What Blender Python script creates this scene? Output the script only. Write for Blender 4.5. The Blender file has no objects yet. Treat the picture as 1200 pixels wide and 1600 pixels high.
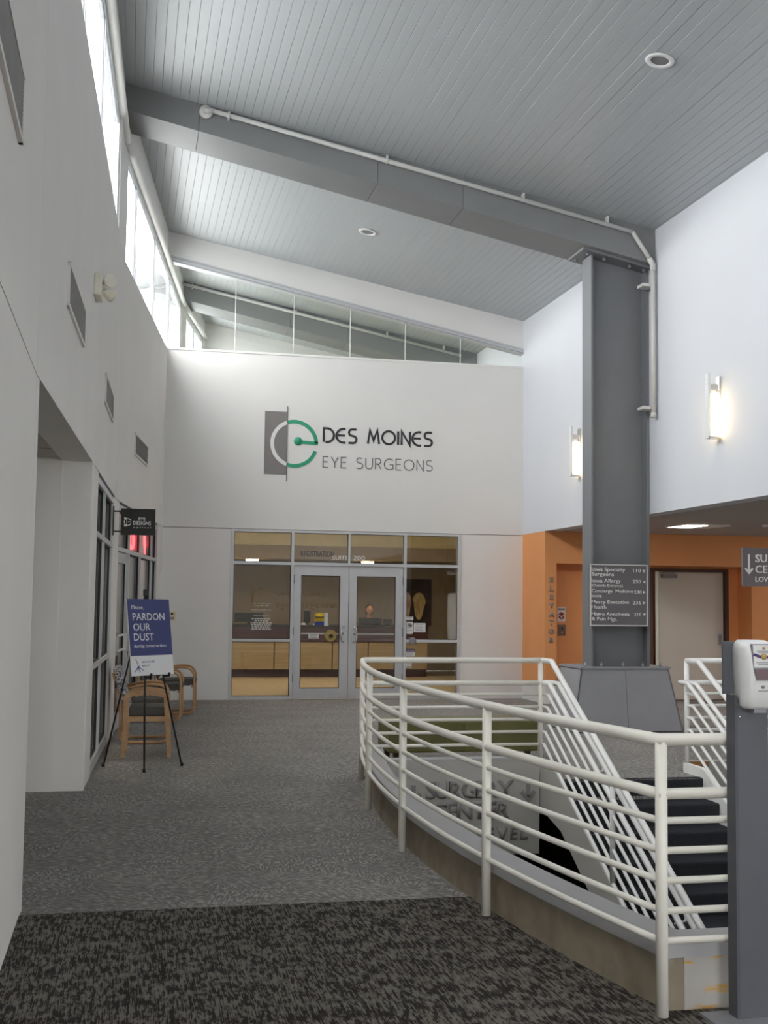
import bpy, bmesh, math, random
from mathutils import Vector, Matrix
random.seed(7)
SC = bpy.context.scene
COL = SC.collection
PI = math.pi

# ------------------------------------------------------------------ camera
F_PX = 1863.1
PITCH, YAW, ROLL = 0.074979, 0.211773, 0.012395
fw = Vector((math.sin(YAW)*math.cos(PITCH), math.cos(YAW)*math.cos(PITCH), math.sin(PITCH)))
r0 = Vector((math.cos(YAW), -math.sin(YAW), 0)); u0 = r0.cross(fw)
rt = math.cos(ROLL)*r0 + math.sin(ROLL)*u0
up = -math.sin(ROLL)*r0 + math.cos(ROLL)*u0
cam = bpy.data.cameras.new('camera'); camo = bpy.data.objects.new('camera', cam); COL.objects.link(camo)
cam.sensor_fit = 'VERTICAL'; cam.sensor_height = 32.0; cam.lens = F_PX/1600*32.0
cam.clip_start = 0.05; cam.clip_end = 300
m = Matrix((rt, up, -fw)).transposed().to_4x4(); m.translation = Vector((0, 0, 1.6))
camo.matrix_world = m
SC.camera = camo

# ------------------------------------------------------------------ world, exposure
W = bpy.data.worlds.new('sky'); SC.world = W; W.use_nodes = True
bg = W.node_tree.nodes['Background']; bg.inputs[0].default_value = (1.0, 0.99, 0.985, 1); bg.inputs[1].default_value = 3.4
SC.view_settings.view_transform = 'Standard'; SC.view_settings.look = 'None'
SC.view_settings.gamma = 1; SC.view_settings.use_curve_mapping = False
SC.view_settings.exposure = 2.22
SC.cycles.max_bounces = 12; SC.cycles.diffuse_bounces = 7; SC.cycles.glossy_bounces = 4
SC.cycles.transparent_max_bounces = 24; SC.cycles.sample_clamp_indirect = 8.0
SC.cycles.use_denoising = True
SC.cycles.caustics_reflective = False; SC.cycles.caustics_refractive = False

# ------------------------------------------------------------------ materials
def lin(c):
    if isinstance(c, str):
        c = [int(c[i:i+2], 16)/255 for i in (0, 2, 4)]
    return tuple((x/12.92 if x <= .04045 else ((x+.055)/1.055)**2.4) for x in c) + (1,)
MATS = {}
def mat(name, col, rough=.6, metal=0, var=.06, scale=6, bump=0, bscale=60, spec=.5):
    if name in MATS: return MATS[name]
    M = bpy.data.materials.new(name); M.use_nodes = True; nt = M.node_tree
    b = nt.nodes['Principled BSDF']; c = lin(col)
    b.inputs['Roughness'].default_value = rough; b.inputs['Metallic'].default_value = metal
    b.inputs['Specular IOR Level'].default_value = spec
    tc = nt.nodes.new('ShaderNodeTexCoord'); n = nt.nodes.new('ShaderNodeTexNoise'); n.inputs['Scale'].default_value = scale
    n.inputs['Detail'].default_value = 4
    nt.links.new(tc.outputs['Object'], n.inputs['Vector'])
    r = nt.nodes.new('ShaderNodeValToRGB'); r.color_ramp.elements[0].position = .3; r.color_ramp.elements[1].position = .7
    r.color_ramp.elements[0].color = tuple(x*(1-var) for x in c[:3])+(1,); r.color_ramp.elements[1].color = tuple(min(1, x*(1+var)) for x in c[:3])+(1,)
    nt.links.new(n.outputs['Fac'], r.inputs[0]); nt.links.new(r.outputs[0], b.inputs['Base Color'])
    if bump:
        n2 = nt.nodes.new('ShaderNodeTexNoise'); n2.inputs['Scale'].default_value = bscale; nt.links.new(tc.outputs['Object'], n2.inputs['Vector'])
        bp = nt.nodes.new('ShaderNodeBump'); bp.inputs['Strength'].default_value = bump; bp.inputs['Distance'].default_value = .01
        nt.links.new(n2.outputs['Fac'], bp.inputs['Height']); nt.links.new(bp.outputs[0], b.inputs['Normal'])
    MATS[name] = M; return M
def emit(name, col, strength):
    if name in MATS: return MATS[name]
    M = bpy.data.materials.new(name); M.use_nodes = True; nt = M.node_tree
    b = nt.nodes['Principled BSDF']; b.inputs['Base Color'].default_value = lin(col)
    b.inputs['Emission Color'].default_value = lin(col); b.inputs['Emission Strength'].default_value = strength
    MATS[name] = M; return M
def glass(name, tint=(.965, .975, .975), gain=1.0, base=.04):
    M = bpy.data.materials.new(name); M.use_nodes = True; nt = M.node_tree
    for n in list(nt.nodes): nt.nodes.remove(n)
    o = nt.nodes.new('ShaderNodeOutputMaterial'); mx = nt.nodes.new('ShaderNodeMixShader')
    t = nt.nodes.new('ShaderNodeBsdfTransparent'); t.inputs[0].default_value = tint+(1,)
    g = nt.nodes.new('ShaderNodeBsdfGlossy'); g.inputs['Roughness'].default_value = .0; g.inputs[0].default_value = (.95, .97, .97, 1)
    fr = nt.nodes.new('ShaderNodeFresnel'); ge = nt.nodes.new('ShaderNodeNewGeometry')
    ir = nt.nodes.new('ShaderNodeMath'); ir.operation = 'MULTIPLY_ADD'; ir.inputs[1].default_value = 1/1.5-1.5; ir.inputs[2].default_value = 1.5  # thin sheet: no inner total reflection
    nt.links.new(ge.outputs['Backfacing'], ir.inputs[0]); nt.links.new(ir.outputs[0], fr.inputs[0])
    ma = nt.nodes.new('ShaderNodeMath'); ma.operation = 'MULTIPLY'; ma.inputs[1].default_value = gain
    nt.links.new(fr.outputs[0], ma.inputs[0]); nt.links.new(ma.outputs[0], mx.inputs[0])
    nt.links.new(t.outputs[0], mx.inputs[1]); nt.links.new(g.outputs[0], mx.inputs[2]); nt.links.new(mx.outputs[0], o.inputs[0])
    return M
GLASS = glass('glass_clear'); GLASS_DOOR = glass('glass_storefront', (.93, .93, .91), 1.0)
GLASS_PART = glass('glass_partition', (.95, .965, .955), .9)

def node_mat(name, rough=.9):
    M = bpy.data.materials.new(name); M.use_nodes = True; nt = M.node_tree
    b = nt.nodes['Principled BSDF']; b.inputs['Roughness'].default_value = rough; b.inputs['Specular IOR Level'].default_value = .2
    tc = nt.nodes.new('ShaderNodeTexCoord')
    return M, nt, b, tc
def N(nt, kind, **kw):
    n = nt.nodes.new(kind)
    for k, v in kw.items():
        if hasattr(n, k): setattr(n, k, v)
        else: n.inputs[k].default_value = v
    return n
def ramp(nt, stops):
    r = nt.nodes.new('ShaderNodeValToRGB'); e = r.color_ramp.elements
    e[0].position, e[0].color = stops[0][0], lin(stops[0][1]); e[1].position, e[1].color = stops[-1][0], lin(stops[-1][1])
    for p, c in stops[1:-1]:
        q = e.new(p); q.color = lin(c)
    return r
# front carpet: dark loop pile with broken light streaks running along the hall
CARPET_FRONT, nt, b, tc = node_mat('carpet_streaked', 1.0)
mp = N(nt, 'ShaderNodeMapping'); mp.inputs['Scale'].default_value = (52, 13, 1); nt.links.new(tc.outputs['Object'], mp.inputs[0])
n1 = N(nt, 'ShaderNodeTexNoise', Scale=1.0, Detail=5.0, Roughness=.7); nt.links.new(mp.outputs[0], n1.inputs['Vector'])
n2 = N(nt, 'ShaderNodeTexNoise', Scale=8.0, Detail=3.0); nt.links.new(tc.outputs['Object'], n2.inputs['Vector'])
mp3 = N(nt, 'ShaderNodeMapping'); mp3.inputs['Scale'].default_value = (210, 6, 1); nt.links.new(tc.outputs['Object'], mp3.inputs[0])
n3 = N(nt, 'ShaderNodeTexNoise', Scale=1.0, Detail=1.0); nt.links.new(mp3.outputs[0], n3.inputs['Vector'])
a1 = N(nt, 'ShaderNodeMath', operation='MULTIPLY'); a1.inputs[1].default_value = .55; nt.links.new(n1.outputs['Fac'], a1.inputs[0])
a2 = N(nt, 'ShaderNodeMath', operation='MULTIPLY_ADD'); a2.inputs[1].default_value = .20; nt.links.new(n2.outputs['Fac'], a2.inputs[0]); nt.links.new(a1.outputs[0], a2.inputs[2])
a3 = N(nt, 'ShaderNodeMath', operation='MULTIPLY_ADD'); a3.inputs[1].default_value = .25; nt.links.new(n3.outputs['Fac'], a3.inputs[0]); nt.links.new(a2.outputs[0], a3.inputs[2])
rp = ramp(nt, [(.44, '2a2624'), (.485, '35302d'), (.515, '6a655f'), (.60, '7b766f')]); nt.links.new(a3.outputs[0], rp.inputs[0])
nt.links.new(rp.outputs[0], b.inputs['Base Color'])
bp = N(nt, 'ShaderNodeBump', Strength=.5, Distance=.006); nt.links.new(a3.outputs[0], bp.inputs['Height']); nt.links.new(bp.outputs[0], b.inputs['Normal'])
# far carpet: blue grey with short light dashes that swirl in patches
def dash_carpet(name, dark, mid, light):
    M, nt, b, tc = node_mat(name, 1.0)
    v = N(nt, 'ShaderNodeTexVoronoi', Scale=3.4); nt.links.new(tc.outputs['Object'], v.inputs['Vector'])
    sp = N(nt, 'ShaderNodeSeparateColor'); nt.links.new(v.outputs['Color'], sp.inputs[0])
    an = N(nt, 'ShaderNodeMath', operation='MULTIPLY'); an.inputs[1].default_value = PI; nt.links.new(sp.outputs[0], an.inputs[0])
    vr = N(nt, 'ShaderNodeVectorRotate', rotation_type='Z_AXIS'); nt.links.new(tc.outputs['Object'], vr.inputs['Vector']); nt.links.new(an.outputs[0], vr.inputs['Angle'])
    mp = N(nt, 'ShaderNodeMapping'); mp.inputs['Scale'].default_value = (74, 16, 1); nt.links.new(vr.outputs[0], mp.inputs[0])
    n1 = N(nt, 'ShaderNodeTexNoise', Scale=1.0, Detail=1.5); nt.links.new(mp.outputs[0], n1.inputs['Vector'])
    n2 = N(nt, 'ShaderNodeTexNoise', Scale=1.3, Detail=3.0); nt.links.new(tc.outputs['Object'], n2.inputs['Vector'])
    n3 = N(nt, 'ShaderNodeTexNoise', Scale=210.0); nt.links.new(tc.outputs['Object'], n3.inputs['Vector'])
    a2 = N(nt, 'ShaderNodeMath', operation='MULTIPLY_ADD'); a2.inputs[1].default_value = .22; nt.links.new(n2.outputs['Fac'], a2.inputs[0]); nt.links.new(n1.outputs['Fac'], a2.inputs[2])
    a3 = N(nt, 'ShaderNodeMath', operation='MULTIPLY_ADD'); a3.inputs[1].default_value = .12; nt.links.new(n3.outputs['Fac'], a3.inputs[0]); nt.links.new(a2.outputs[0], a3.inputs[2])
    rp = ramp(nt, [(.50, dark), (.62, mid), (.70, mid), (.77, light)]); nt.links.new(a3.outputs[0], rp.inputs[0])
    nt.links.new(rp.outputs[0], b.inputs['Base Color'])
    bp = N(nt, 'ShaderNodeBump', Strength=.4, Distance=.005); nt.links.new(a3.outputs[0], bp.inputs['Height']); nt.links.new(bp.outputs[0], b.inputs['Normal'])
    return M
CARPET_FAR = dash_carpet('carpet_dashes', '74716f', '84817f', 'aaa6a1')
CARPET_STAIR = mat('carpet_stair', '3a3b40', 1, 0, .25, 120, .5, 200, .1)
# bare concrete kerb with stains and yellow glue marks
CONCRETE, nt, b, tc = node_mat('concrete_bare', .85)
n1 = N(nt, 'ShaderNodeTexNoise', Scale=3.0, Detail=6.0); nt.links.new(tc.outputs['Object'], n1.inputs['Vector'])
rp = ramp(nt, [(.3, '7f7464'), (.5, '9a8f7d'), (.62, '8f8676'), (.75, 'aea697')]); nt.links.new(n1.outputs['Fac'], rp.inputs[0])
nt.links.new(rp.outputs[0], b.inputs['Base Color'])
CONCRETE_GLUE, nt, b, tc = node_mat('concrete_with_glue', .85)
n1 = N(nt, 'ShaderNodeTexNoise', Scale=3.0, Detail=6.0); nt.links.new(tc.outputs['Object'], n1.inputs['Vector'])
rp = ramp(nt, [(.3, 'a7a39d'), (.55, 'bebab4'), (.75, 'ccc9c5')]); nt.links.new(n1.outputs['Fac'], rp.inputs[0])
mp = N(nt, 'ShaderNodeMapping'); mp.inputs['Scale'].default_value = (5, 1, 26); nt.links.new(tc.outputs['Object'], mp.inputs[0])
n2 = N(nt, 'ShaderNodeTexNoise', Scale=1.0, Detail=4.0); nt.links.new(mp.outputs[0], n2.inputs['Vector'])
rp2 = ramp(nt, [(.57, '000000'), (.64, 'ffffff')]); nt.links.new(n2.outputs['Fac'], rp2.inputs[0])
mx = N(nt, 'ShaderNodeMix', data_type='RGBA'); nt.links.new(rp2.outputs[0], mx.inputs[0]); nt.links.new(rp.outputs[0], mx.inputs[6]); mx.inputs[7].default_value = lin('d6a95a')
nt.links.new(mx.outputs[2], b.inputs['Base Color'])
# patterned upholstery
PATTERN, nt, b, tc = node_mat('patterned_fabric', .9)
v = N(nt, 'ShaderNodeTexVoronoi', Scale=22.0); nt.links.new(tc.outputs['Object'], v.inputs['Vector'])
n1 = N(nt, 'ShaderNodeTexNoise', Scale=30.0, Detail=3.0); nt.links.new(tc.outputs['Object'], n1.inputs['Vector'])
a = N(nt, 'ShaderNodeMath', operation='MULTIPLY_ADD'); a.inputs[1].default_value = .6; nt.links.new(n1.outputs['Fac'], a.inputs[0]); nt.links.new(v.outputs['Distance'], a.inputs[2])
rp = ramp(nt, [(.42, '3a3a40'), (.5, '9a989c'), (.62, 'cdcbc8'), (.8, '777780')]); rp.color_ramp.interpolation = 'CONSTANT'
nt.links.new(a.outputs[0], rp.inputs[0]); nt.links.new(rp.outputs[0], b.inputs['Base Color'])
# light wood with grain
def wood(name, c0, c1, sc=(3, 40, 3), rough=.45):
    M, nt, b, tc = node_mat(name, rough); b.inputs['Specular IOR Level'].default_value = .4
    mp = N(nt, 'ShaderNodeMapping'); mp.inputs['Scale'].default_value = sc; nt.links.new(tc.outputs['Object'], mp.inputs[0])
    n1 = N(nt, 'ShaderNodeTexNoise', Scale=2.0, Detail=5.0); nt.links.new(mp.outputs[0], n1.inputs['Vector'])
    rp = ramp(nt, [(.35, c0), (.65, c1)]); nt.links.new(n1.outputs['Fac'], rp.inputs[0]); nt.links.new(rp.outputs[0], b.inputs['Base Color'])
    return M
WOOD = wood('oak_light', 'a9825a', 'c39c72'); LAMINATE = wood('laminate_tan', '9f8e72', 'ac9a7c', (1, 1, 14)); BURGUNDY = wood('laminate_burgundy', '3b2227', '4c2c31', (1, 1, 20), .3)

WALL_L = mat('paint_warm_white', 'e6e3df', .75, 0, .02, 1.2)
WALL_W = mat('paint_white', 'e2e1df', .75, 0, .015, 1.2)
WALL_R = mat('paint_cool_white', 'd3d6dc', .75, 0, .015, 1.2)
ORANGE = mat('paint_orange', 'e29b62', .65, 0, .03, 1.5); BROWN = mat('paint_brown', '4a3a34', .7)
PLANK = mat('ceiling_plank_paint', 'b3b7ba', .42, 0, .02, 1.5)
DARKGAP = mat('dark_gap', '6a6866', .9); BLACK = mat('black_plastic', '151515', .5); GASKET = mat('black_gasket', '101011', .6)
STEEL = mat('steel_grey_paint', '7e7f81', .5, 0, .04, 2); STEEL_D = mat('steel_dark_paint', '74767a', .55, 0, .04, 2)
COVER = mat('cover_grey_paint', '97989d', .5, 0, .03, 3); CHANNEL = mat('channel_grey', 'b2b2b4', .5, 0, .04, 4)
RAIL = mat('rail_white_enamel', 'efece2', .4, 0, .03, 10); RAILW = mat('rail_cool_white', 'efefed', .4, 0, .03, 10)
PIPE = mat('pipe_white', 'cfcecb', .5, 0, .03, 8); ALU = mat('aluminium_frame', 'c3c5c8', .45, .15, .03, 6)
ALUW = mat('window_frame_white', 'dfe4e6', .45, 0, .02, 6); TRIMW = mat('trim_white', 'e6e5e2', .5, 0, .02, 4)
CHROME = mat('chrome', 'c9c9c9', .2, .9); BRASS = mat('brass', '9a8450', .4, .5); VENT = mat('vent_grey', '8b8a88', .6)
OLIVE = mat('olive_vinyl', '5f5d2c', .45, 0, .12, 8, .15, 25); CHARCOAL = mat('charcoal_fabric', '565450', .85, 0, .1, 60, .2, 200)
WHITE = mat('white_plastic', 'e9e9e8', .35, 0, .01, 5); PAPER = mat('paper_white', 'e6e6e6', .8, 0, .01); GREYP = mat('grey_plastic', '8a8890', .4)
BLUE = mat('poster_blue', '3f4678', .6, 0, .02, 3); GREEN = mat('emblem_green', '2d9b77', .5, 0, .02); EMB_GREY = mat('emblem_grey', '807c7b', .6, 0, .03)
LETTER_D = mat('letter_black', '2c2d31', .5); LETTER_G = mat('letter_grey', '6d6b6d', .55); LETTER_W = mat('letter_white', 'e3e3e3', .6, 0, .01)
LETTER_F = mat('letter_fascia_grey', '8d8a87', .6); SIGN_G = mat('sign_grey', '6a686b', .6, 0, .03); SIGN_B = mat('sign_black', '141314', .6); FRAME_W = mat('sign_edge', 'd0cfce', .5)
TILE = mat('floor_tile_beige', 'bfae90', .3, 0, .08, 3); GROUT = mat('grout', '8d806a', .9); CREAM = mat('paint_cream', 'cfc8a6', .7); TAUPE = mat('paint_taupe', '8f8374', .8)
BEIGE_DOOR = mat('door_beige', 'c4bdb3', .55, 0, .02, 2); DOORFR = mat('door_frame_brown', '5a4034', .6); CTILE = mat('ceiling_tile', 'c4beb8', .9, 0, .03, 20)
VOID = mat('lower_level_paint', '6b675f', .9); FASCIA = mat('fascia_grey', 'b5b3ad', .7, 0, .02, 2); YELLOW = mat('sign_yellow', 'e0bd2c', .6); NAVY = mat('sign_navy', '2d3c86', .6)
SKIN = mat('skin', 'c08f75', .6); HAIR = mat('hair_brown', '2c1d17', .7); SHIRT = mat('shirt_dark', '32343c', .9)
ROOFOUT = mat('roof_membrane', 'b9bbbb', .9); PURPLE = mat('label_purple', '4c3a70', .6)
CREAMP = mat('cream_plastic', 'd8cda6', .5); RED = mat('dot_red', '8a2a2a', .5); SIGNBROWN = mat('sign_taupe', '6b6468', .6, 0, .03)
GLUEW = mat('bare_wood', 'a8804e', .8)

# ------------------------------------------------------------------ mesh helpers
class MB:
    def __init__(s): s.bm = bmesh.new()
    def box(s, x0, x1, y0, y1, z0, z1, M=None):
        ps = [Vector((x, y, z)) for x in (x0, x1) for y in (y0, y1) for z in (z0, z1)]
        if M: ps = [M @ p for p in ps]
        v = [s.bm.verts.new(p) for p in ps]
        for f in ((0,1,3,2),(4,6,7,5),(0,4,5,1),(2,3,7,6),(0,2,6,4),(1,5,7,3)): s.bm.faces.new([v[i] for i in f])
        return s
    def tube(s, pts, r, seg=10, cap=True, closed=False):
        pts = [Vector(p) for p in pts]; n = len(pts); rings = []
        rr = r if isinstance(r, (list, tuple)) else [r]*n
        nrm = None
        for i, p in enumerate(pts):
            if closed: a, c = pts[i-1], pts[(i+1) % n]
            else: a, c = pts[max(i-1, 0)], pts[min(i+1, n-1)]
            d1 = (p-a); d2 = (c-p)
            if d1.length < 1e-9: d1 = d2
            if d2.length < 1e-9: d2 = d1
            d1 = d1.normalized(); d2 = d2.normalized(); t = (d1+d2)
            t = t.normalized() if t.length > 1e-6 else d1
            if nrm is None:
                nrm = t.cross(Vector((0,0,1)))
                if nrm.length < 1e-3: nrm = t.cross(Vector((1,0,0)))
            nrm = (nrm - t*nrm.dot(t)).normalized(); bi = t.cross(nrm)
            k = 1/max(.5, math.cos(d1.angle(d2, 0)/2)); pl = (d2-d1)
            ring = []
            for j in range(seg):
                an = 2*PI*j/seg; o = nrm*math.cos(an)*rr[i]+bi*math.sin(an)*rr[i]
                if pl.length > 1e-4:
                    e = pl.normalized(); o = o + e*o.dot(e)*(k-1)
                ring.append(s.bm.verts.new(p+o))
            rings.append(ring)
        m_ = n if closed else n-1
        for i in range(m_):
            A, B = rings[i], rings[(i+1) % n]
            for j in range(seg):
                f = s.bm.faces.new((A[j], A[(j+1) % seg], B[(j+1) % seg], B[j])); f.smooth = True
        if cap and not closed:
            s.bm.faces.new(rings[0][::-1]); s.bm.faces.new(rings[-1])
        return s
    def lathe(s, prof, c=(0,0,0), seg=24, M=None):
        rings = []
        for r, z in prof:
            ring = []
            for j in range(seg):
                p = Vector((c[0]+r*math.cos(2*PI*j/seg), c[1]+r*math.sin(2*PI*j/seg), c[2]+z))
                ring.append(s.bm.verts.new(M @ p if M else p))
            rings.append(ring)
        for A, B in zip(rings, rings[1:]):
            for j in range(seg):
                f = s.bm.faces.new((A[j], A[(j+1) % seg], B[(j+1) % seg], B[j])); f.smooth = True
        if prof[0][0] > 1e-5: s.bm.faces.new(rings[0][::-1])
        if prof[-1][0] > 1e-5: s.bm.faces.new(rings[-1])
        return s
    def prism(s, poly, d, M=None):
        """poly: 3-D points of a planar outline; d: extrusion vector"""
        d = Vector(d); A = [Vector(p) for p in poly]; B = [p+d for p in A]
        if M: A = [M @ p for p in A]; B = [M @ p for p in B]
        A = [s.bm.verts.new(p) for p in A]; B = [s.bm.verts.new(p) for p in B]
        s.bm.faces.new(A); s.bm.faces.new(B[::-1]); n = len(A)
        for i in range(n): s.bm.faces.new((A[i], B[i], B[(i+1) % n], A[(i+1) % n]))
        return s
    def ribbon(s, pts, w, M, t=.006, closed=False):
        """flat stroke of width w in the local XY plane, thickness t along +Z"""
        pts = [Vector((p[0], p[1])) for p in pts]; n = len(pts); L = []; R = []
        for i, p in enumerate(pts):
            a = pts[i-1] if (i or closed) else p; c = pts[(i+1) % n] if (i < n-1 or closed) else p
            d1 = (p-a); d2 = (c-p)
            if d1.length < 1e-9: d1 = d2
            if d2.length < 1e-9: d2 = d1
            d1.normalize(); d2.normalize(); t_ = d1+d2
            t_ = t_.normalized() if t_.length > 1e-4 else d1
            nn = Vector((-t_.y, t_.x)); k = 1/max(.35, nn.dot(Vector((-d1.y, d1.x))))
            L.append(p+nn*w/2*k); R.append(p-nn*w/2*k)
        m_ = n if closed else n-1
        for i in range(m_):
            j = (i+1) % n
            q = [L[i], R[i], R[j], L[j]]
            s.prism([(v.x, v.y, 0) for v in q], (0, 0, t), M)
        return s
    def build(s, name, mt, parent=None, smooth=False, bevel=0, loc=None):
        bmesh.ops.recalc_face_normals(s.bm, faces=s.bm.faces)
        if bevel: bmesh.ops.bevel(s.bm, geom=[e for e in s.bm.edges if e.calc_face_angle(0) > .6], offset=bevel, segments=2, affect='EDGES', profile=.6)
        base = Vector((0, 0, 0))
        if loc is not None: base = Vector(loc)
        elif parent is not None: base = wloc(parent)
        if base.length: bmesh.ops.translate(s.bm, verts=s.bm.verts, vec=-base)
        me = bpy.data.meshes.new(name); s.bm.to_mesh(me); s.bm.free()
        if smooth:
            for p in me.polygons: p.use_smooth = True
        me.materials.append(mt)
        o = bpy.data.objects.new(name, me); COL.objects.link(o)
        if parent is not None: o.parent = parent
        elif loc is not None: o.location = loc
        return o
def wloc(o):
    v = Vector((0, 0, 0))
    while o is not None: v += o.location; o = o.parent
    return v
def empty(name, loc): 
    o = bpy.data.objects.new(name, None); o.location = loc; o.empty_display_size = .1; COL.objects.link(o); return o
def tag(o, label, cat, group=None):
    o['label'] = label; o['category'] = cat; o['kind'] = 'thing'
    if group: o['group'] = group
    return o
def thing(name, label, cat, loc, group=None): return tag(empty(name, loc), label, cat, group)
def struct(o): o['kind'] = 'structure'; return o
def copy_tree(o, loc, rz=None):
    c = o.copy(); COL.objects.link(c); c.location = loc
    if rz is not None: c.rotation_euler = (0, 0, rz)
    for ch in list(o.children):
        d = ch.copy(); COL.objects.link(d); d.parent = c
        for g in list(ch.children):
            e = g.copy(); COL.objects.link(e); e.parent = d
    return c
def frameM(o, u, v):
    u = Vector(u).normalized(); v = Vector(v).normalized(); n = u.cross(v)
    M_ = Matrix((u, v, n)).transposed().to_4x4(); M_.translation = Vector(o); return M_
_cap = []
def text_bm(s, h, w=None, bold=0, thick=.002, space=1.0):
    cu = bpy.data.curves.new('t', 'FONT'); cu.body = s; cu.resolution_u = 2; cu.offset = bold; cu.space_character = space
    ob = bpy.data.objects.new('t', cu)
    me = bpy.data.meshes.new_from_object(ob)
    bm = bmesh.new(); bm.from_mesh(me); bpy.data.meshes.remove(me); bpy.data.objects.remove(ob); bpy.data.curves.remove(cu)
    if not bm.verts: return bm, 0
    k = h/.73
    x0 = min(v.co.x for v in bm.verts); x1 = max(v.co.x for v in bm.verts)
    kx = k if w is None else w/max(1e-6, x1-x0)
    for v in bm.verts: v.co = Vector(((v.co.x-x0)*kx, v.co.y*k, 0))
    g = bmesh.ops.extrude_face_region(bm, geom=list(bm.faces))
    for e in g['geom']:
        if isinstance(e, bmesh.types.BMVert): e.co.z += thick
    return bm, (x1-x0)*kx
def text(s, h, mt, parent, M, name='lettering', w=None, bold=0, thick=.002, align='L', space=1.0):
    bm, ww = text_bm(s, h, w, bold, thick, space)
    dx = {'L': 0, 'C': -ww/2, 'R': -ww}[align]
    bmesh.ops.translate(bm, verts=bm.verts, vec=(dx, 0, 0)); bm.transform(M)
    mb = MB(); mb.bm.free(); mb.bm = bm
    return mb.build(name, mt, parent)
def arc(cx_, cy_, r, a0, a1, n=18):
    return [(cx_+r*math.cos(math.radians(a0+(a1-a0)*i/n)), cy_+r*math.sin(math.radians(a0+(a1-a0)*i/n))) for i in range(n+1)]

# ------------------------------------------------------------------ plan of the hall
YB = 19.36                    # glazed end wall
XR = 6.589                    # right upper wall
JZ = 2.75                     # reveal joint
SILL = 5.635
KY = [-9.0, 6.35, 14.25, 22.1, 25.2]; KX = [-.483, -.483, -.136, .911, 1.55]
def cx(y):
    for i in range(4):
        if y <= KY[i+1] or i == 3: return KX[i]+(KX[i+1]-KX[i])*(y-KY[i])/(KY[i+1]-KY[i])
def ceil_z(x): return 6.46+.1837*(XR-x)
def lw(y1, y2, z0, z1, t=.25, off=0, mb=None):
    """slab of the faceted left wall between y1 and y2 (one facet), off behind its face, t thick"""
    mb = mb or MB()
    a = Vector((cx(y1), y1, 0)); b_ = Vector((cx(y2), y2, 0)); u = (b_-a).normalized(); n = Vector((-u.y, u.x, 0))
    q = [a+n*off, b_+n*off, b_+n*(off+t), a+n*(off+t)]
    return mb.prism([p+Vector((0, 0, z0)) for p in q], (0, 0, z1-z0))
def lframe(y1, y2):
    a = Vector((cx(y1), y1, 0)); b_ = Vector((cx(y2), y2, 0)); u = (b_-a).normalized()
    return a, u, (b_-a).length

# ------------------------------------------------------------------ left wall
WL = struct(empty('wall_left', (-.48, 6.35, 0)))
for (a, b_) in ((-9, 6.348), (6.352, 6.48), (10.35, 11.12), (13.75, 14.248), (14.252, 14.48), (18.66, 22.1), (22.1, 25.1)):
    lw(a, b_, 0, JZ-.004).build('lower_panel', WALL_L, WL)
for (a, b_) in ((-9, 6.348), (6.352, 14.248), (14.252, 22.1), (22.1, 25.1)):
    lw(a, b_, JZ+.004, SILL).build('upper_panel', WALL_L, WL)
mb = MB()
for (a, b_) in ((-9, 6.35), (6.35, 6.46), (10.38, 14.25), (14.25, 22.1)):
    lw(a, b_, JZ-.02, JZ+.02, .1, .01, mb)
for y in (6.35, 14.25): lw(y-.03, y+.03, JZ+.01, SILL-.01, .1, .004, mb)
mb.build('joint_backing', DARKGAP, WL)
# header band above the clerestory, up to the sloping ceiling
for (a, b_) in ((-9, 6.35), (6.35, 14.25), (14.25, 22.1), (22.1, 25.1)):
    lw(a, b_, 7.06, ceil_z(cx(b_))+.35, .06, .03).build('header_band', WALL_W, WL)
    p, u, L = lframe(a, b_); n = Vector((-u.y, u.x, 0))
    MB().tube([p-n*.0+Vector((0,0,7.06)), p+u*L-n*.0+Vector((0,0,7.06))], .045, 12).build('head_trim', TRIMW, WL)
# piers between bays
for (a, b_) in ((5.6, 6.35), (6.35, 7.0), (13.45, 14.25), (14.25, 14.55), (21.9, 22.1), (22.1, 22.5), (24.7, 25.1)):
    lw(a, b_, SILL, 7.06, .1, .02).build('pier', TRIMW, WL)

# ------------------------------------------------------------------ clerestory windows
def clere(n, ys):
    w = struct(empty('window_%d' % n, (cx(ys[0]), ys[0], SILL)))
    p, u, L = lframe(ys[0], ys[-1]); nn = Vector((-u.y, u.x, 0)); T = frameM(p+nn*.07, u, Vector((0, 0, 1)))  # local x along, y up, z towards room
    pos = [(y-ys[0])/(ys[-1]-ys[0])*L for y in ys]
    for i, s in enumerate(pos):
        wd = .035
        MB().box(s-wd if 0 < i < len(pos)-1 else (s if i == 0 else s-2*wd), s+wd if 0 < i < len(pos)-1 else (s+2*wd if i == 0 else s), SILL, 7.03, -.03, .025, T).build('mullion', ALUW, w)
    for z0, z1 in ((SILL, SILL+.06), (6.94, 7.13)):
        MB().box(0, L, z0, z1, -.028, .022, T).build('frame_rail', ALUW, w)
    for s0, s1 in zip(pos, pos[1:]):
        MB().box(s0+.03, s1-.03, SILL+.05, 6.95, -.008, 0, T).build('pane', GLASS, w)
        g = MB()
        for q in ((s0+.036, s0+.048, SILL+.06, 6.94), (s1-.048, s1-.036, SILL+.06, 6.94), (s0+.036, s1-.036, 6.926, 6.94)):
            g.box(*q, .0, .012, T)
        g.build('gasket', GREYP, w)
clere(1, [-8.8, -6.6, -4.4, -2.2, 0, 2.2, 4.0, 5.6]); clere(2, [7.0, 8.9, 10.98, 13.45]); clere(3, [14.55, 15.6, 17.77, 19.95, 21.9]); clere(4, [22.5, 23.6, 24.7])
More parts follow.
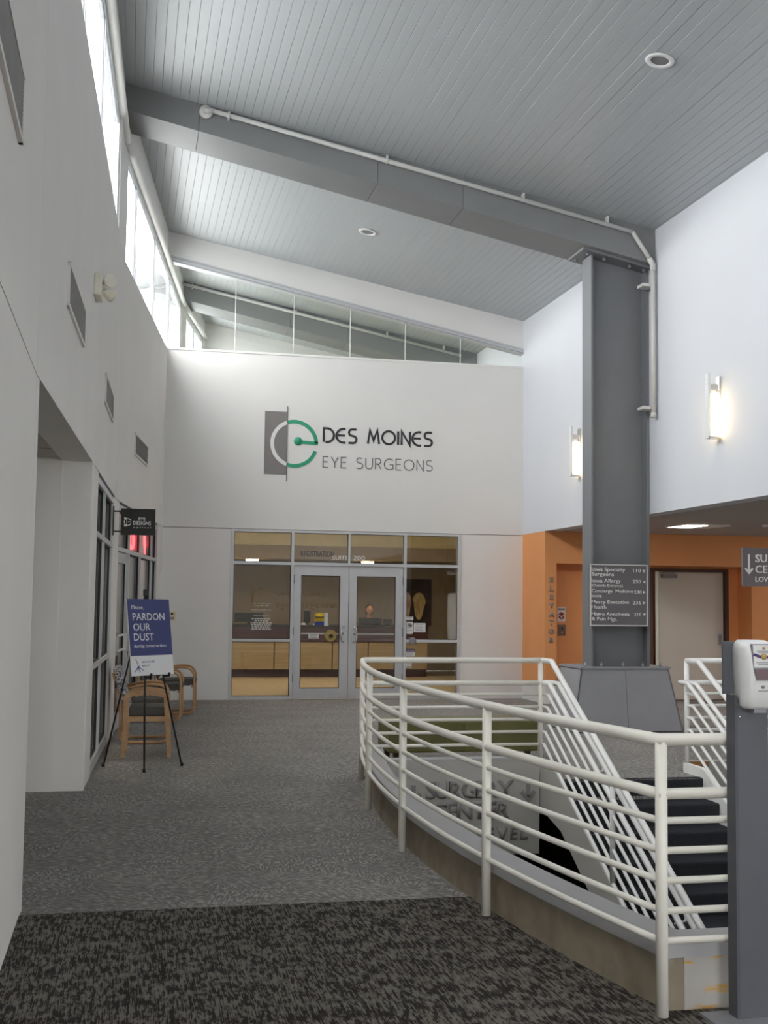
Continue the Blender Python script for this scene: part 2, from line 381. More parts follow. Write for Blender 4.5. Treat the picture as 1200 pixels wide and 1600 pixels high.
for n, (y0, y1) in enumerate(((-8.8, 5.6), (7.0, 13.45), (14.55, 21.9))):
    L = bpy.data.lights.new('portal', 'AREA'); L.shape = 'RECTANGLE'; p, u, ln = lframe(y0, y1)
    L.size = ln; L.size_y = 1.35; L.cycles.is_portal = True
    o = bpy.data.objects.new('portal', L); COL.objects.link(o)
    nn = Vector((-u.y, u.x, 0)); c = p+u*ln/2+nn*.2+Vector((0, 0, 6.32))
    # local -Z faces into the room
    M_ = Matrix((u, nn.cross(u), nn)).transposed().to_4x4(); M_.translation = c; o.matrix_world = M_
struct(MB().box(-14, -.75, -12, 28, 5.1, 5.3).build('roof_outside', ROOFOUT))

# ------------------------------------------------------------------ ceiling of sloping planks
CE = struct(empty('ceiling', (3, 8, 7)))
OV = .1
poly = [(cx(y)-OV, y) for y in KY[:-1]]+[(cx(25.1)-OV, 25.1), (7.0, 25.1), (7.0, -9.0)]
mb = MB(); mb.prism([(x, y, ceil_z(x)+.03) for x, y in poly], (0, 0, .35)); mb.build('deck', mat('deck_grey', '8c8e90', .9), CE)
def y_end(x):
    for i in range(4):
        if KX[i+1]-OV > x and KX[i]-OV <= x: return KY[i]+(x-KX[i]+OV)/(KX[i+1]-KX[i])*(KY[i+1]-KY[i])
    return 25.1
pw = .107; sl = Vector((1, 0, -.1837)).normalized(); nrm = Vector((.1837, 0, 1)).normalized()
mb = MB(); w2 = pw/math.cos(math.atan(.1837))*.5
prof = [(-w2+.0012, .035), (-w2+.0008, .0035), (-w2+.004, 0), (w2-.004, 0), (w2-.0008, .0035), (w2-.0012, .035)]
mb.prism([sl*a+nrm*b_+Vector((0, 0, 0)) for a, b_ in prof], (0, 1, 0))
pl0 = mb.build('plank', PLANK, CE, loc=(0, 0, 0))
x = XR+.35; first = True
while x > KX[0]-OV+.02:
    o = pl0 if first else pl0.copy()
    if not first: COL.objects.link(o)
    first = False; o.parent = CE; o.location = Vector((x, -9.05, ceil_z(x)+random.uniform(-.0012, .0012)))-CE.location; o.scale = (1, max(.5, min(25.05, y_end(x))+9.05), 1)
    x -= pw

# ------------------------------------------------------------------ right upper wall, back wall, far walls
WR = struct(MB().box(XR, XR+.25, -9, YB+.1, 2.77, 6.7).box(XR, XR+.25, YB+.1, 25.1, 3.32, 6.7).build('wall_right', WALL_R))
WB = struct(empty('wall_back', (3.5, YB, 0)))
MB().box(.2, 1.64, YB, YB+.2, 0, JZ-.005).build('lower_panel', WALL_W, WB)
MB().box(5.485, XR, YB, YB+.2, 0, JZ-.005).build('lower_panel', WALL_W, WB)
MB().box(.2, XR, YB, YB+.2, JZ+.006, SILL).build('upper_panel', WALL_W, WB)
MB().box(.2, 1.64, YB+.008, YB+.19, JZ-.006, JZ+.007).box(5.485, XR, YB+.008, YB+.19, JZ-.006, JZ+.007).build('joint_backing', DARKGAP, WB)
MB().box(.4, XR, YB-.012, YB+.21, SILL-.004, SILL+.03).build('cap_trim', TRIMW, WB)
def lz(x): return 7.19-.199*(x-.51)
mb = MB(); mb.prism([(.3, YB, lz(.3)), (XR, YB, lz(XR)), (XR, YB, ceil_z(XR)+.03), (.3, YB, ceil_z(.3)+.03)], (0, .25, 0)); mb.build('sloping_lintel', WALL_W, WB)
mb = MB()
for d0, d1, pr in ((0, .028, -.012), (.034, .075, -.02), (.08, .1, -.008)):
    mb.prism([(.48, YB+pr, lz(.48)-d1), (XR, YB+pr, lz(XR)-d1), (XR, YB+pr, lz(XR)-d0), (.48, YB+pr, lz(.48)-d0)], (0, .16, 0))
mb.build('glazing_channel', ALU, WB)
WP = struct(empty('window_5', (3.5, YB+.08, SILL)))
gx = [.55, 1.636, 2.604, 3.56, 4.511, 5.48, XR]
for a, b_ in zip(gx, gx[1:]):
    mb = MB(); mb.prism([(a+.004, YB+.07, SILL+.03), (b_-.004, YB+.07, SILL+.03), (b_-.004, YB+.07, lz(b_)-.09), (a+.004, YB+.07, lz(a)-.09)], (0, .01, 0)); mb.build('pane', GLASS_PART, WP)
for a in gx[1:-1]:
    MB().box(a-.006, a+.006, YB+.064, YB+.086, SILL+.03, lz(a)-.095).build('glass_joint', FRAME_W, WP)
struct(MB().box(.8, XR, 24.94, 25.14, 3.32, 7.8).build('wall_far', WALL_W))

# ------------------------------------------------------------------ steel roof beams
def beam(y0, label):
    b_ = thing('roof_beam', label, 'beam', (3.2, y0, 6.5))
    def bz(x): return 7.37-.205*(x+.107)
    xs = [-.2, .7, 2.9, 4.0, XR-.01]
    for i, (a, c) in enumerate(zip(xs, xs[1:])):
        g0 = .003 if i else 0; g1 = .003 if i < len(xs)-2 else 0
        a_, c_ = a+g0, c-g1
        za, zc = bz(a_), bz(c_)
        mb = MB(); mb.prism([(a_, y0, za), (c_, y0, zc), (c_, y0, ceil_z(c_)+.02), (a_, y0, ceil_z(a_)+.02)], (0, .7, 0)); mb.build('cladding_panel', STEEL, b_)
    return b_
beam(14.1, 'grey box-clad roof beam in front of the glass partition resting on the steel column')
beam(22.15, 'grey roof beam seen behind the clerestory glass partition above the end wall')
def pipe(y, label, full=True):
    p = thing('sprinkler_pipe', label, 'pipe', (3.5, y, 6.9))
    zz = lambda x: ceil_z(x)-.062
    P0 = (.811, y, zz(.811)); P1 = (6.25, y, ceil_z(6.25)-.13)
    MB().tube([P0, P1], .028, 10).build('pipe_run', PIPE, p)
    MB().lathe([(.0, 0), (.085, 0), (.08, .02), (.03, .03)], seg=20, M=Matrix.Translation((.78, y+.045, zz(.78)-.02)) @ Matrix.Rotation(PI/2, 4, 'X')).build('flange', PIPE, p)
    MB().tube([(.78, y+.03, zz(.78)-.02), (.78, y-.0, zz(.78)-.02), (.86, y, zz(.86)-.0)], .034, 10).build('elbow', PIPE, p)
    for x in (1.05, 3.0, 4.77, 5.9):
        MB().box(x-.012, x+.012, y-.035, y+.045, zz(x)-.05, zz(x)+.035).build('clip', PIPE, p)
    if full:
        MB().tube([P1, (6.50, y, 6.03)], .028, 10).build('pipe_diagonal', PIPE, p)
        MB().tube([(6.48, y, 6.06), (6.53, y, 5.98), (6.53, y, 5.90)], .036, 10).build('elbow', PIPE, p)
        MB().tube([(6.53, y, 5.98), (6.53, y, 4.03)], .03, 12).build('drop_pipe', PIPE, p)
        MB().lathe([(.036, 0), (.036, .06), (.03, .06)], (6.53, y, 3.99), 12).build('end_fitting', PIPE, p)
        for z in (5.72, 4.12):
            MB().box(6.40, 6.55, y+.02, y+.2, z-.02, z+.02).build('wall_clip', PIPE, p)
pipe(14.05, 'long pale sprinkler pipe along the front of the near roof beam dropping beside the column')
pipe(22.1, 'pale sprinkler pipe on the far roof beam behind the glass partition', False)

# ------------------------------------------------------------------ steel column with its cover and directory sign
c = thing('steel_column', 'tall grey steel I-section column standing by the stair', 'column', (6.18, 14.45, 0))
CY0, CY1 = 14.3, 14.61
MB().box(5.785, 5.81, CY0, CY1, 0, 6.13).build('flange', STEEL_D, c)
MB().box(6.545, 6.583, CY0, CY1, 0, 5.965).build('flange', STEEL_D, c)
def pz(x): return 6.20-.205*(x-5.6)-.03
mb = MB(); mb.prism([(5.81, 14.44, 0), (6.545, 14.44, 0), (6.545, 14.44, pz(6.545)), (5.81, 14.44, pz(5.81))], (0, .03, 0)); mb.build('web', STEEL_D, c)
mb = MB(); mb.prism([(5.64, 14.2, pz(5.64)), (6.58, 14.2, pz(6.58)), (6.58, 14.2, pz(6.58)+.03), (5.64, 14.2, pz(5.64)+.03)], (0, .55, 0)); cpl = mb.build('cap_plate', STEEL_D, c)
for x in (5.72, 5.95, 6.3, 6.5):
    MB().lathe([(.022, 0), (.022, .035), (.012, .035), (.012, .06)], (x, 14.26, pz(x)-.05), 6).build('bolt', STEEL_D, cpl)
MB().lathe([(.022, 0), (.022, .05)], (5.70, 14.62, pz(5.7)-.045), 6).build('bolt', STEEL_D, cpl)
k = thing('column_cover', 'grey sloped metal cover around the foot of the steel column', 'cover', (6.2, 14.55, 0))
def fr(b0, t0, z0=0, z1=.8):
    return [Vector((b0[0], b0[1], z0)), Vector((t0[0], t0[1], z1))]
BL, BR, TL, TR = (5.47, 14.12), (6.95, 14.12), (5.62, 14.22), (6.80, 14.22); BBL, TBL, BBR, TBR = (5.47, 15.05), (5.62, 14.95), (6.95, 15.05), (6.80, 14.95)
def quadpanel(p, n_, nm='panel', th=.02):
    mb = MB(); mb.prism([Vector(q) for q in p], Vector(n_)*th); return mb.build(nm, COVER, k)
lerp = lambda a, b_, t: tuple(a[i]+(b_[i]-a[i])*t for i in range(2))
for t0, t1 in ((0, .498), (.502, 1)):
    a, b_ = lerp(BL, BR, t0), lerp(BL, BR, t1); d, e = lerp(TL, TR, t0), lerp(TL, TR, t1)
    quadpanel([(*a, .012), (*b_, .012), (*e, .79), (*d, .79)], (0, 1, 0))
quadpanel([(*BL, .012), (*BBL, .012), (*TBL, .79), (*TL, .79)], (1, 0, 0)); quadpanel([(*BR, .012), (*BBR, .012), (*TBR, .79), (*TR, .79)], (-1, 0, 0))
quadpanel([(*BBL, .012), (*BBR, .012), (*TBR, .79), (*TBL, .79)], (0, -1, 0))
tpl = MB().box(5.60, 5.783, 14.2, 14.97, .79, .815).box(6.59, 6.82, 14.2, 14.97, .79, .815).box(5.783, 6.59, 14.2, 14.29, .79, .815).box(5.783, 6.59, 14.62, 14.97, .79, .815).build('top_plate', COVER, k)
for x in (5.68, 5.9, 6.19, 6.46, 6.7):
    MB().lathe([(.02, 0), (.02, .03), (.009, .03), (.009, .055), (0, .06)], (x, 14.25, .815), 6).build('bolt', COVER, tpl)
MB().box(5.48, 6.94, 14.14, 15.03, 0, .012).build('base_strip', BLACK, k)

d = thing('directory_sign', 'grey framed tenant directory sign with white lettering fixed on the column', 'sign', (6.1, 14.2, 1.34))
x0, x1, z0, z1 = 5.735, 6.50, 1.335, 2.10; yd = 14.2
MB().box(x0, x1, yd, yd+.09, z0, z1).build('board', SIGN_G, d)
for q in ((x0-.008, x1+.008, z0-.008, z0+.006), (x0-.008, x1+.008, z1-.006, z1+.008), (x0-.008, x0+.006, z0, z1), (x1-.006, x1+.008, z0, z1)):
    MB().box(q[0], q[1], yd-.008, yd+.008, q[2], q[3]).build('edge', FRAME_W, d)
FX = lambda x, z, y: frameM((x, y, z), (1, 0, 0), (0, 0, 1))   # faces the viewer: normal = u x v = -y
sc_ = (z1-z0)/870
def dz(py): return z1-(py-130)*sc_
def dxp(px): return x0+(px-228)*((x1-x0)/792)
for s, px, py, w_, h_, in (('Iowa Specialty', 240, 222, 470, .05), ('Surgeons', 240, 292, 312, .05), ('Iowa Allergy', 240, 385, 408, .05), ('(Outside Entrance)', 240, 448, 435, .034),
        ('Concierge  Medicine', 240, 530, 580, .044), ('Iowa', 240, 598, 138, .044), ('Mercy Executive', 240, 690, 522, .048), ('Health', 240, 765, 205, .05), ('Metro Anesthesia', 240, 862, 530, .046), ('& Pain Mgt.', 240, 932, 355, .046),
        ('110', 822, 230, 110, .046), ('250', 815, 388, 118, .046), ('230', 835, 540, 108, .044), ('236', 815, 696, 118, .046), ('210', 835, 865, 100, .044)):
    text(s, h_, LETTER_W, d, FX(dxp(px), dz(py), yd-.002), w=w_*(x1-x0)/792, bold=.012, thick=.003)
for px, py, kind in ((975, 212, 'd'), (978, 368, 'l'), (978, 518, 'r'), (978, 672, 'r'), (980, 842, 'd')):
    cx_, cz_ = dxp(px), dz(py); r = .02
    pts = {'d': [(-r, r*.8), (r, r*.8), (0, -r)], 'l': [(r*.8, r), (r*.8, -r), (-r, 0)], 'r': [(-r*.8, r), (-r*.8, -r), (r, 0)]}[kind]
    mb = MB(); mb.prism([(cx_+a, yd-.004, cz_+b_) for a, b_ in pts], (0, .004, 0)); mb.build('arrow', LETTER_W, d)

# ------------------------------------------------------------------ floor with the stair opening
OX2 = 7.4; OY0, OY1 = 4.5, 10.75
def crv(y): return 1.78+(y-7.5)**2/30
def fl(name, rows, mt, z0=-.3, z1=0):
    mb = MB()
    for (ya, yb, xa0, xa1, xb0, xb1) in rows:   # trapezoid between ya and yb
        mb.prism([(xa0, ya, z0), (xa1, ya, z0), (xb1, yb, z0), (xb0, yb, z0)], (0, 0, z1-z0))
    return struct(mb.build(name, mt))
E0 = .1
rows = [(-9.2, OY0+.05, -5, 14.2, -5, 14.2)]
ys = [OY0+.05, 5.0, 5.5, 6.0, 6.4]
rows += [(a, b_, -5, crv(a)+E0, -5, crv(b_)+E0) for a, b_ in zip(ys, ys[1:])]+[(OY0+.05, 6.4, OX2+.1, 14.2, OX2+.1, 14.2)]
fl('floor', rows, CARPET_FRONT)
ys = [6.4, 7, 7.6, 8.2, 8.8, 9.4, 10, 10.4, OY1]
rows = [(a, b_, -5, crv(a)+E0, -5, crv(b_)+E0) for a, b_ in zip(ys, ys[1:])]+[(6.4, OY1, OX2+.1, 14.2, OX2+.1, 14.2), (OY1, OY1+.115, -5, 2.15, -5, 2.15), (OY1, OY1+.115, 3.84, 5.3, 3.84, 5.3), (OY1, OY1+.115, OX2+.1, 14.2, OX2+.1, 14.2), (OY1+.115, YB, -5, 14.2, -5, 14.2), (YB, 26, 8.2, 14.2, 8.2, 14.2), (10.35, OY1, 3.84, 5.30, 3.84, 5.30)]
fl('floor', rows, CARPET_FAR)
# kerb round the opening
def path_strip(off0, off1, z0, z1, name, mt):
    mb = MB(); n = 22; ysx = [OY0+(OY1-OY0)*i/n for i in range(n+1)]
    def pt(y, o):
        s = (y-7.5)/15; nn = Vector((1, -s)).normalized(); return Vector((crv(y)+o*nn.x, y+o*nn.y*.0, 0))
    out = [pt(y, off0) for y in ysx]; inn = [pt(y, off1) for y in ysx]; V = mb.bm.verts.new
    R_ = [(V(o+Vector((0,0,z0))), V(i+Vector((0,0,z0))), V(i+Vector((0,0,z1))), V(o+Vector((0,0,z1)))) for o, i in zip(out, inn)]
    for A_, B_ in zip(R_, R_[1:]):
        for j in range(4): mb.bm.faces.new((A_[j], A_[(j+1) % 4], B_[(j+1) % 4], B_[j]))
    mb.bm.faces.new(R_[0][::-1]); mb.bm.faces.new(R_[-1])
    return struct(mb.build(name, mt))
path_strip(.06, .16, 0, .205, 'curb', CONCRETE)
path_strip(.16, .2, -.72, .205, 'curb', FASCIA)
path_strip(.045, .2, .205, .272, 'trim_1', CHANNEL)
struct(MB().box(crv(OY0)+.13, OX2, OY0-.004, OY0+.1, 0, .2045).build('curb', CONCRETE_GLUE))
struct(MB().box(crv(OY0)+.21, OX2, OY0+.1, OY0+.14, -.72, .204).build('curb', FASCIA))
struct(MB().box(crv(OY0)+.046, OX2, OY0-.012, OY0+.14, .2055, .2715).build('trim_2', CHANNEL))
fa = struct(MB().box(2.2, 3.83, OY1, OY1+.12, -.72, .145).build('trim_3', FASCIA))
struct(MB().box(2.15, 3.83, OY1-.004, OY1+.16, .145, .16).build('trim_4', CHANNEL))
struct(MB().box(5.345, OX2, OY1, OY1+.12, -.72, .1).build('trim_5', FASCIA))
struct(MB().box(OX2, OX2+.1, OY0, OY1+.12, -.72, .2).build('trim_6', FASCIA))
MB().box(5.36, 5.55, OY1-.004, OY1, .02, .1).build('exposed_plywood', GLUEW, parent=None)
bpy.data.objects['exposed_plywood']['kind'] = 'structure'
# lower level
LZ = -3.6
struct(MB().box(-1, 10, 2.0, 18, LZ-.2, LZ).build('floor', CARPET_STAIR))
WLo = struct(empty('wall_lower', (4, 9, LZ)))
for q in ((-1.2, -1, 2, 18), (10, 10.2, 2, 18), (-1.2, 10.2, 1.8, 2), (-1.2, 10.2, 18, 18.2)):
    MB().box(q[0], q[1], q[2], q[3], LZ, -.3).build('panel', VOID, WLo)
# raised letters on the fascia
sg = thing('fascia_lettering', 'raised grey letters and down arrows on the stair opening fascia under the olive bench', 'sign', (3.1, OY1, -.6))
def spaced(s, xa, xb, z, h_, mt, parent, y, bold=.02, thick=.012, name='letter'):
    ws = []
    for ch in s:
        if ch == ' ': ws.append(h_*.4); continue
        bm, w_ = text_bm(ch, h_, None, bold); bm.free(); ws.append(w_)
    gap = ((xb-xa)-sum(ws))/max(1, len(s)-1); xx = xa
    for ch, w_ in zip(s, ws):
        if ch != ' ': text(ch, h_, mt, parent, FX(xx, z, y), name, bold=bold, thick=thick)
        xx += w_+gap
spaced('SURGERY', 2.735, 3.575, -.195, .155, LETTER_F, sg, OY1, .03)
spaced('CENTER', 2.79, 3.54, -.385, .155, LETTER_F, sg, OY1, .03)
spaced('LOWER LEVEL', 2.5, 3.71, -.58, .11, LETTER_F, sg, OY1, .03)
for ax in (2.62, 3.72):
    mb = MB(); A = FX(ax, -.22, OY1)
    mb.ribbon([(0, .15), (0, .02)], .034, A, .012); mb.ribbon([(-.065, .07), (0, 0), (.065, .07)], .034, A, .012); mb.build('arrow', LETTER_F, sg)

# ------------------------------------------------------------------ guard railing round the opening
H = [(1.066, .0255, 'top_rail'), (.855, .0225, 'mid_rail'), (.75, .0145, 'bar'), (.634, .0145, 'bar'), (.518, .0145, 'bar'), (.402, .0145, 'bar'), (.286, .0145, 'bar')]
PX, PYn, PYf = crv(4.445), 4.445, 10.75
def rnd(a, c, b_, r=.06, n=4):
    a, c, b_ = Vector(a), Vector(c), Vector(b_); d1 = (a-c).normalized(); d2 = (b_-c).normalized(); out = []
    for i in range(n+1):
        t = i/n; p = c+d1*r*(1-t)**2+d2*r*t**2; out.append(p)
    return out
g = thing('guard_railing', 'white tubular guard railing curving round the stair opening in the foreground', 'railing', (2.0, 7.5, 0))
for z, r, nm in H:
    pts = [(OX2, PYf, z), (OX2, PYn, z), (PX, PYn, z)]
    n = 26
    pts += [(crv(PYn+(PYf-PYn)*i/n), PYn+(PYf-PYn)*i/n, z) for i in range(1, n)]
    pts += rnd(pts[-1], (crv(PYf), PYf, z), (3.84, PYf, z), .1)+[(3.84, PYf, z)]
    MB().tube(pts, r, 12 if r > .02 else 8).build(nm, RAIL, g)
for y in (4.445, 6.01, 7.61, 9.16, 10.66):
    MB().tube([(crv(y), y, 0), (crv(y), y, 1.06)], .0245, 14).build('post', RAIL, g)
MB().tube([(3.84, PYf, .16), (3.84, PYf, 1.06)], .0245, 12).build('post', RAIL, g)
MB().tube([(4.9, PYn, 0), (4.9, PYn, 1.06)], .0245, 12).build('post', RAIL, g); [MB().tube([(OX2, y, 0 if y < 5 else .2), (OX2, y, 1.06)], .0245, 12).build('post', RAIL, g) for y in (PYn, 6.55, 8.65)]
SLP = .5625
def stair_rail(xr, label, hand, xfar=None):
    s = thing('stair_railing', label, 'railing', (xr, 9, -1))
    yend = 5.4
    for z, r, nm in H[:-1]+[(.286, .0145, 'bar')]:
        yb = 10.5+(1.066-z)*.26
        pts = [(xr, yb, z), (xr, yend, z-SLP*(yb-yend))]
        if xfar is None: pts = [(xr, PYf-.0, z)]+pts
        else: pts = [(xr, PYf, z)]+pts
        MB().tube(pts, r, 12 if r > .02 else 8).build(nm, RAILW, s)
    for y in (9.1, 7.55, 6.0):
        MB().tube([(xr, y, .07-SLP*(10.3-y)-.03), (xr, y, 1.066-SLP*(10.5-y))], .0225, 12).build('post', RAILW, s)
    xh = xr+hand*.085; z = .86; yb = 10.55
    MB().tube([(xr, PYf-.02, z), (xh, PYf-.04, z), (xh, yb, z), (xh, yend+.1, z-SLP*(yb-yend-.1))], .0215, 12).build('handrail', RAILW, s)
    for y in (9.5, 8.0, 6.5):
        MB().tube([(xh, y, z-SLP*(yb-y)-.02), (xh, y, z-SLP*(yb-y)-.06), (xr, y, z-SLP*(yb-y)-.075)], .008, 6).build('bracket', RAILW, s)
    return s
stair_rail(3.86, 'white stair railing sloping down on the bench side of the stair', 1)
sr = stair_rail(5.33, 'white stair railing sloping down beside the beige door, behind the sanitizer stand', -1, 1)
MB().tube([(5.33, PYf, .1), (5.33, PYf, 1.06)], .0245, 12).build('post', RAILW, sr)
g2 = thing('guard_railing', 'short white guard railing at the head of the stair in front of the beige door', 'railing', (6.3, PYf, 0))
for z, r, nm in H: MB().tube([(5.33+r, PYf, z), (OX2-r, PYf, z)], r, 12 if r > .02 else 8).build(nm, RAILW, g2)
MB().tube([(OX2, PYf, .1), (OX2, PYf, 1.06)], .0245, 12).build('post', RAILW, g2)

# ------------------------------------------------------------------ staircase
st = thing('staircase', 'carpeted dark grey stair going down between white stringers', 'stairs', (4.57, 10.35, 0))
for k_ in range(1, 20):
    z = -.18*k_; y1 = 10.35-.32*(k_-1); y0 = y1-.32
    mb = MB(); mb.prism([(3.885, y1+.03, z-.24), (3.885, y0+.012, z-.24), (3.885, y0, z-.02), (3.885, y0+.004, z-.006), (3.885, y0+.016, z), (3.885, y1+.03, z)], (1.40, 0, 0)); mb.build('step', CARPET_STAIR, st)
mb = MB(); mb.prism([(3.875, 10.352, -.2), (3.875, 10.345, -.02), (3.875, 10.352, .002), (3.875, 10.42, .004), (3.875, 10.42, -.2)], (1.41, 0, 0)); mb.build('nosing', CARPET_STAIR, st)
for xs_ in (3.835, 5.287):
    ye = 4.7; zt = lambda y: .07-SLP*(10.3-y)
    mb = MB(); mb.prism([(xs_, 10.75, .09), (xs_, 10.42, .09), (xs_, 10.33, .075), (xs_, ye, zt(ye)), (xs_, ye, zt(ye)-.43), (xs_, 10.2, zt(10.2)-.43), (xs_, 10.75, -.3)], (.045, 0, 0)); mb.build('stringer', FASCIA if xs_ < 4 else RAILW, st)

# ------------------------------------------------------------------ glazed entrance in the end wall
def xbox(mb, x0, x1, z0, z1, y0, y1): return mb.box(x0, x1, y0, y1, z0, z1)
W6 = struct(empty('window_6', (3.56, YB, 0)))
fy0, fy1 = YB-.02, YB+.09
for a, b_ in ((1.64, 1.688), (2.622, 2.667), (4.512, 4.556), (5.44, 5.487)): xbox(MB(), a, b_, 0, 2.745, fy0, fy1).build('mullion', ALU, W6)
xbox(MB(), 3.567, 3.60, 2.225, 2.705, fy0, fy1).build('mullion', ALU, W6)
for a, b_ in ((1.688, 2.622), (2.667, 4.512), (4.556, 5.44)):
    xbox(MB(), a, b_, 2.705, 2.745, fy0, fy1).build('frame_rail', ALU, W6); xbox(MB(), a, b_, 2.175, 2.225, fy0, fy1).build('frame_rail', ALU, W6)
for a, b_ in ((1.688, 2.622), (4.556, 5.44)):
    xbox(MB(), a, b_, .93, .975, fy0, fy1).build('frame_rail', ALU, W6); xbox(MB(), a, b_, 0, .055, fy0, fy1).build('frame_rail', ALU, W6)
gy = YB+.03
for a, b_, z0_, z1_ in ((1.688, 2.622, .055, .93), (1.688, 2.622, .975, 2.175), (1.688, 2.622, 2.225, 2.705), (2.667, 3.567, 2.225, 2.705), (3.60, 4.512, 2.225, 2.705), (4.556, 5.44, .055, .93), (4.556, 5.44, .975, 2.175), (4.556, 5.44, 2.225, 2.705)):
    xbox(MB(), a-.006, b_+.006, z0_-.006, z1_+.006, gy, gy+.008).build('pane', GLASS_DOOR, W6)
    mb = MB(); e = .009
    for q in ((a, a+e, z0_, z1_), (b_-e, b_, z0_, z1_), (a, b_, z0_, z0_+e), (a, b_, z1_-e, z1_)): xbox(mb, q[0], q[1], q[2], q[3], gy-.012, gy-.001)
    mb.build('gasket', GASKET, W6)
for i, (a, b_, g0, g1_, hx) in enumerate(((2.672, 3.582, 2.795, 3.442, 3.50), (3.594, 4.507, 3.722, 4.378, 3.672))):
    dd = struct(empty('door_%d' % (i+1), (a, YB, 0)))
    y0_, y1_ = YB+.005, YB+.055
    for q in ((a, g0, .01, 2.168), (g1_, b_, .01, 2.168)): xbox(MB(), q[0], q[1], q[2], q[3], y0_, y1_).build('stile', ALU, dd)
    xbox(MB(), g0, g1_, .01, .178, y0_, y1_).build('bottom_rail', ALU, dd); xbox(MB(), g0, g1_, 2.012, 2.168, y0_, y1_).build('top_rail', ALU, dd)
    xbox(MB(), g0-.005, g1_+.005, .173, 2.017, YB+.026, YB+.034).build('pane', GLASS_DOOR, dd)
    mb = MB(); e = .01
    for q in ((g0, g0+e, .178, 2.012), (g1_-e, g1_, .178, 2.012), (g0, g1_, .178, .188), (g0, g1_, 2.0, 2.012)): xbox(mb, q[0], q[1], q[2], q[3], y0_+.004, YB+.025)
    mb.build('gasket', GASKET, dd)
    xbox(MB(), g0-.03, g1_+.03, 1.05, 1.075, YB+.06, YB+.085).build('push_bar', ALU, dd)
    s_ = -1 if i == 0 else 1
    hp = [(hx-s_*.0, YB+.0, .925), (hx, YB-.05, .925), (hx+s_*.03, YB-.06, .95), (hx+s_*.055*0+s_*.045, YB-.062, 1.0), (hx+s_*.045, YB-.062, 1.1), (hx+s_*.03, YB-.06, 1.15), (hx, YB-.05, 1.175), (hx, YB, 1.175)]
    MB().tube(hp, .013, 10).build('pull_handle', CHROME, dd)
    MB().lathe([(.02, 0), (.02, .012), (0, .014)], seg=14, M=Matrix.Translation((hx+s_*.012, YB+.004, 1.07)) @ Matrix.Rotation(PI/2, 4, 'X')).build('lock_cylinder', CHROME, dd)
    for z in (.35, 1.1, 1.95):
        xh = a if i == 0 else b_
        MB().tube([(xh, YB-.008, z-.07), (xh, YB-.008, z+.07)], .011, 8).build('hinge', STEEL, dd)
# film lettering and stickers on the glass
gl = thing('suite_lettering', 'white SUITE 200 film lettering on the transom glass above the entrance doors', 'lettering', (3.6, YB, 2.25))
text('SUITE', .075, LETTER_W, gl, FX(3.31, 2.275, YB+.028), w=.26, bold=.01, thick=.001); text('200', .08, LETTER_W, gl, FX(3.655, 2.275, YB+.028), w=.2, bold=.012, thick=.001)
hl = thing('hours_lettering', 'small white opening hours lettering on the glass left of the entrance doors', 'lettering', (2.15, YB, 1.2))
for i, (s, w_) in enumerate((('Mon - Thu: 8am - 5pm', .28), ('Friday: 8am - 3pm', .24), ('', 0), ('Doctors on call after hours', .33), ('515-1000', .13))):
    if s and i != 4: text(s, .021, LETTER_W, hl, FX(2.155, 1.535-i*.034, YB+.028), w=w_, bold=.012, thick=.001, align='C')
for i in range(7):
    mb = MB(); wd = [.26, .31, .22, .34, .33, .3, .32][i]; xx = 2.155-wd/2; z = (1.345 if i == 0 else 1.33-i*.033)
    A = FX(0, 0, YB+.028)
    random.seed(40+i)
    while xx < 2.155+wd/2:
        l = random.uniform(.02, .06); mb.ribbon([(xx, z), (min(xx+l, 2.155+wd/2), z)], .006 if i == 0 else .014, A, .001); xx += l+(.001 if i == 0 else .012)
    mb.build('print', LETTER_W, hl)['kind'] = 'stuff'
def sticker(name, label, cat, x0, x1, z0, z1, mt, deco=None, y=YB+.0275):
    s = thing(name, label, cat, ((x0+x1)/2, y, z0))
    MB().box(x0, x1, y-.001, y+.002, z0, z1).build('sheet', mt, s)
    if deco: deco(s, x0, x1, z0, z1, y-.002)
    return s
def deco_lines(mt, n=4, top=.85):
    def f(s, x0, x1, z0, z1, y):
        mb = MB()
        for i in range(n):
            z = z0+(z1-z0)*(top-.7*i/max(1, n-1)); mb.box(x0+(x1-x0)*.14, x1-(x1-x0)*(.14+.08*(i % 2)), y-.001, y+.001, z-.004, z+.004)
        mb.build('print', mt, s)
    return f
def deco_caution(s, x0, x1, z0, z1, y):
    h_ = z1-z0; w_ = x1-x0
    MB().box(x0, x1, y-.001, y+.001, z0, z0+h_*.3).build('blue_band', NAVY, s)
    MB().lathe([(0, 0), (w_*.42, 0), (w_*.42, .002), (0, .002)], seg=24, M=Matrix.Translation(((x0+x1)/2, y-.001, z0+h_*.62)) @ Matrix.Rotation(PI/2, 4, 'X')).build('yellow_disc', YELLOW, s)
    MB().box(x0+.004, x1-.004, y-.006, y-.003, z0+h_*.56, z0+h_*.7).build('black_band', BLACK, s)
    text('CAUTION', .016, YELLOW, s, FX((x0+x1)/2, z0+h_*.6, y-.007), w=w_*.8, thick=.001, align='C')
sticker('caution_sign', 'yellow, black and blue caution notice on the glass of the door beside the brass seal', 'sign', 3.03, 3.185, 1.20, 1.405, YELLOW, deco_caution)
sticker('paper_notice', 'white paper notice half behind the yellow caution sign on the door glass', 'notice', 3.19, 3.25, 1.19, 1.405, PAPER)
sticker('paper_notice', 'small pale paper notice below the caution sign on the door glass', 'notice', 2.93, 3.10, .985, 1.06, PAPER, deco_lines(GREYP, 3))
s = thing('brass_seal', 'round brass coloured seal on the glass of the entrance door', 'seal', (3.30, YB+.02, 1.03))
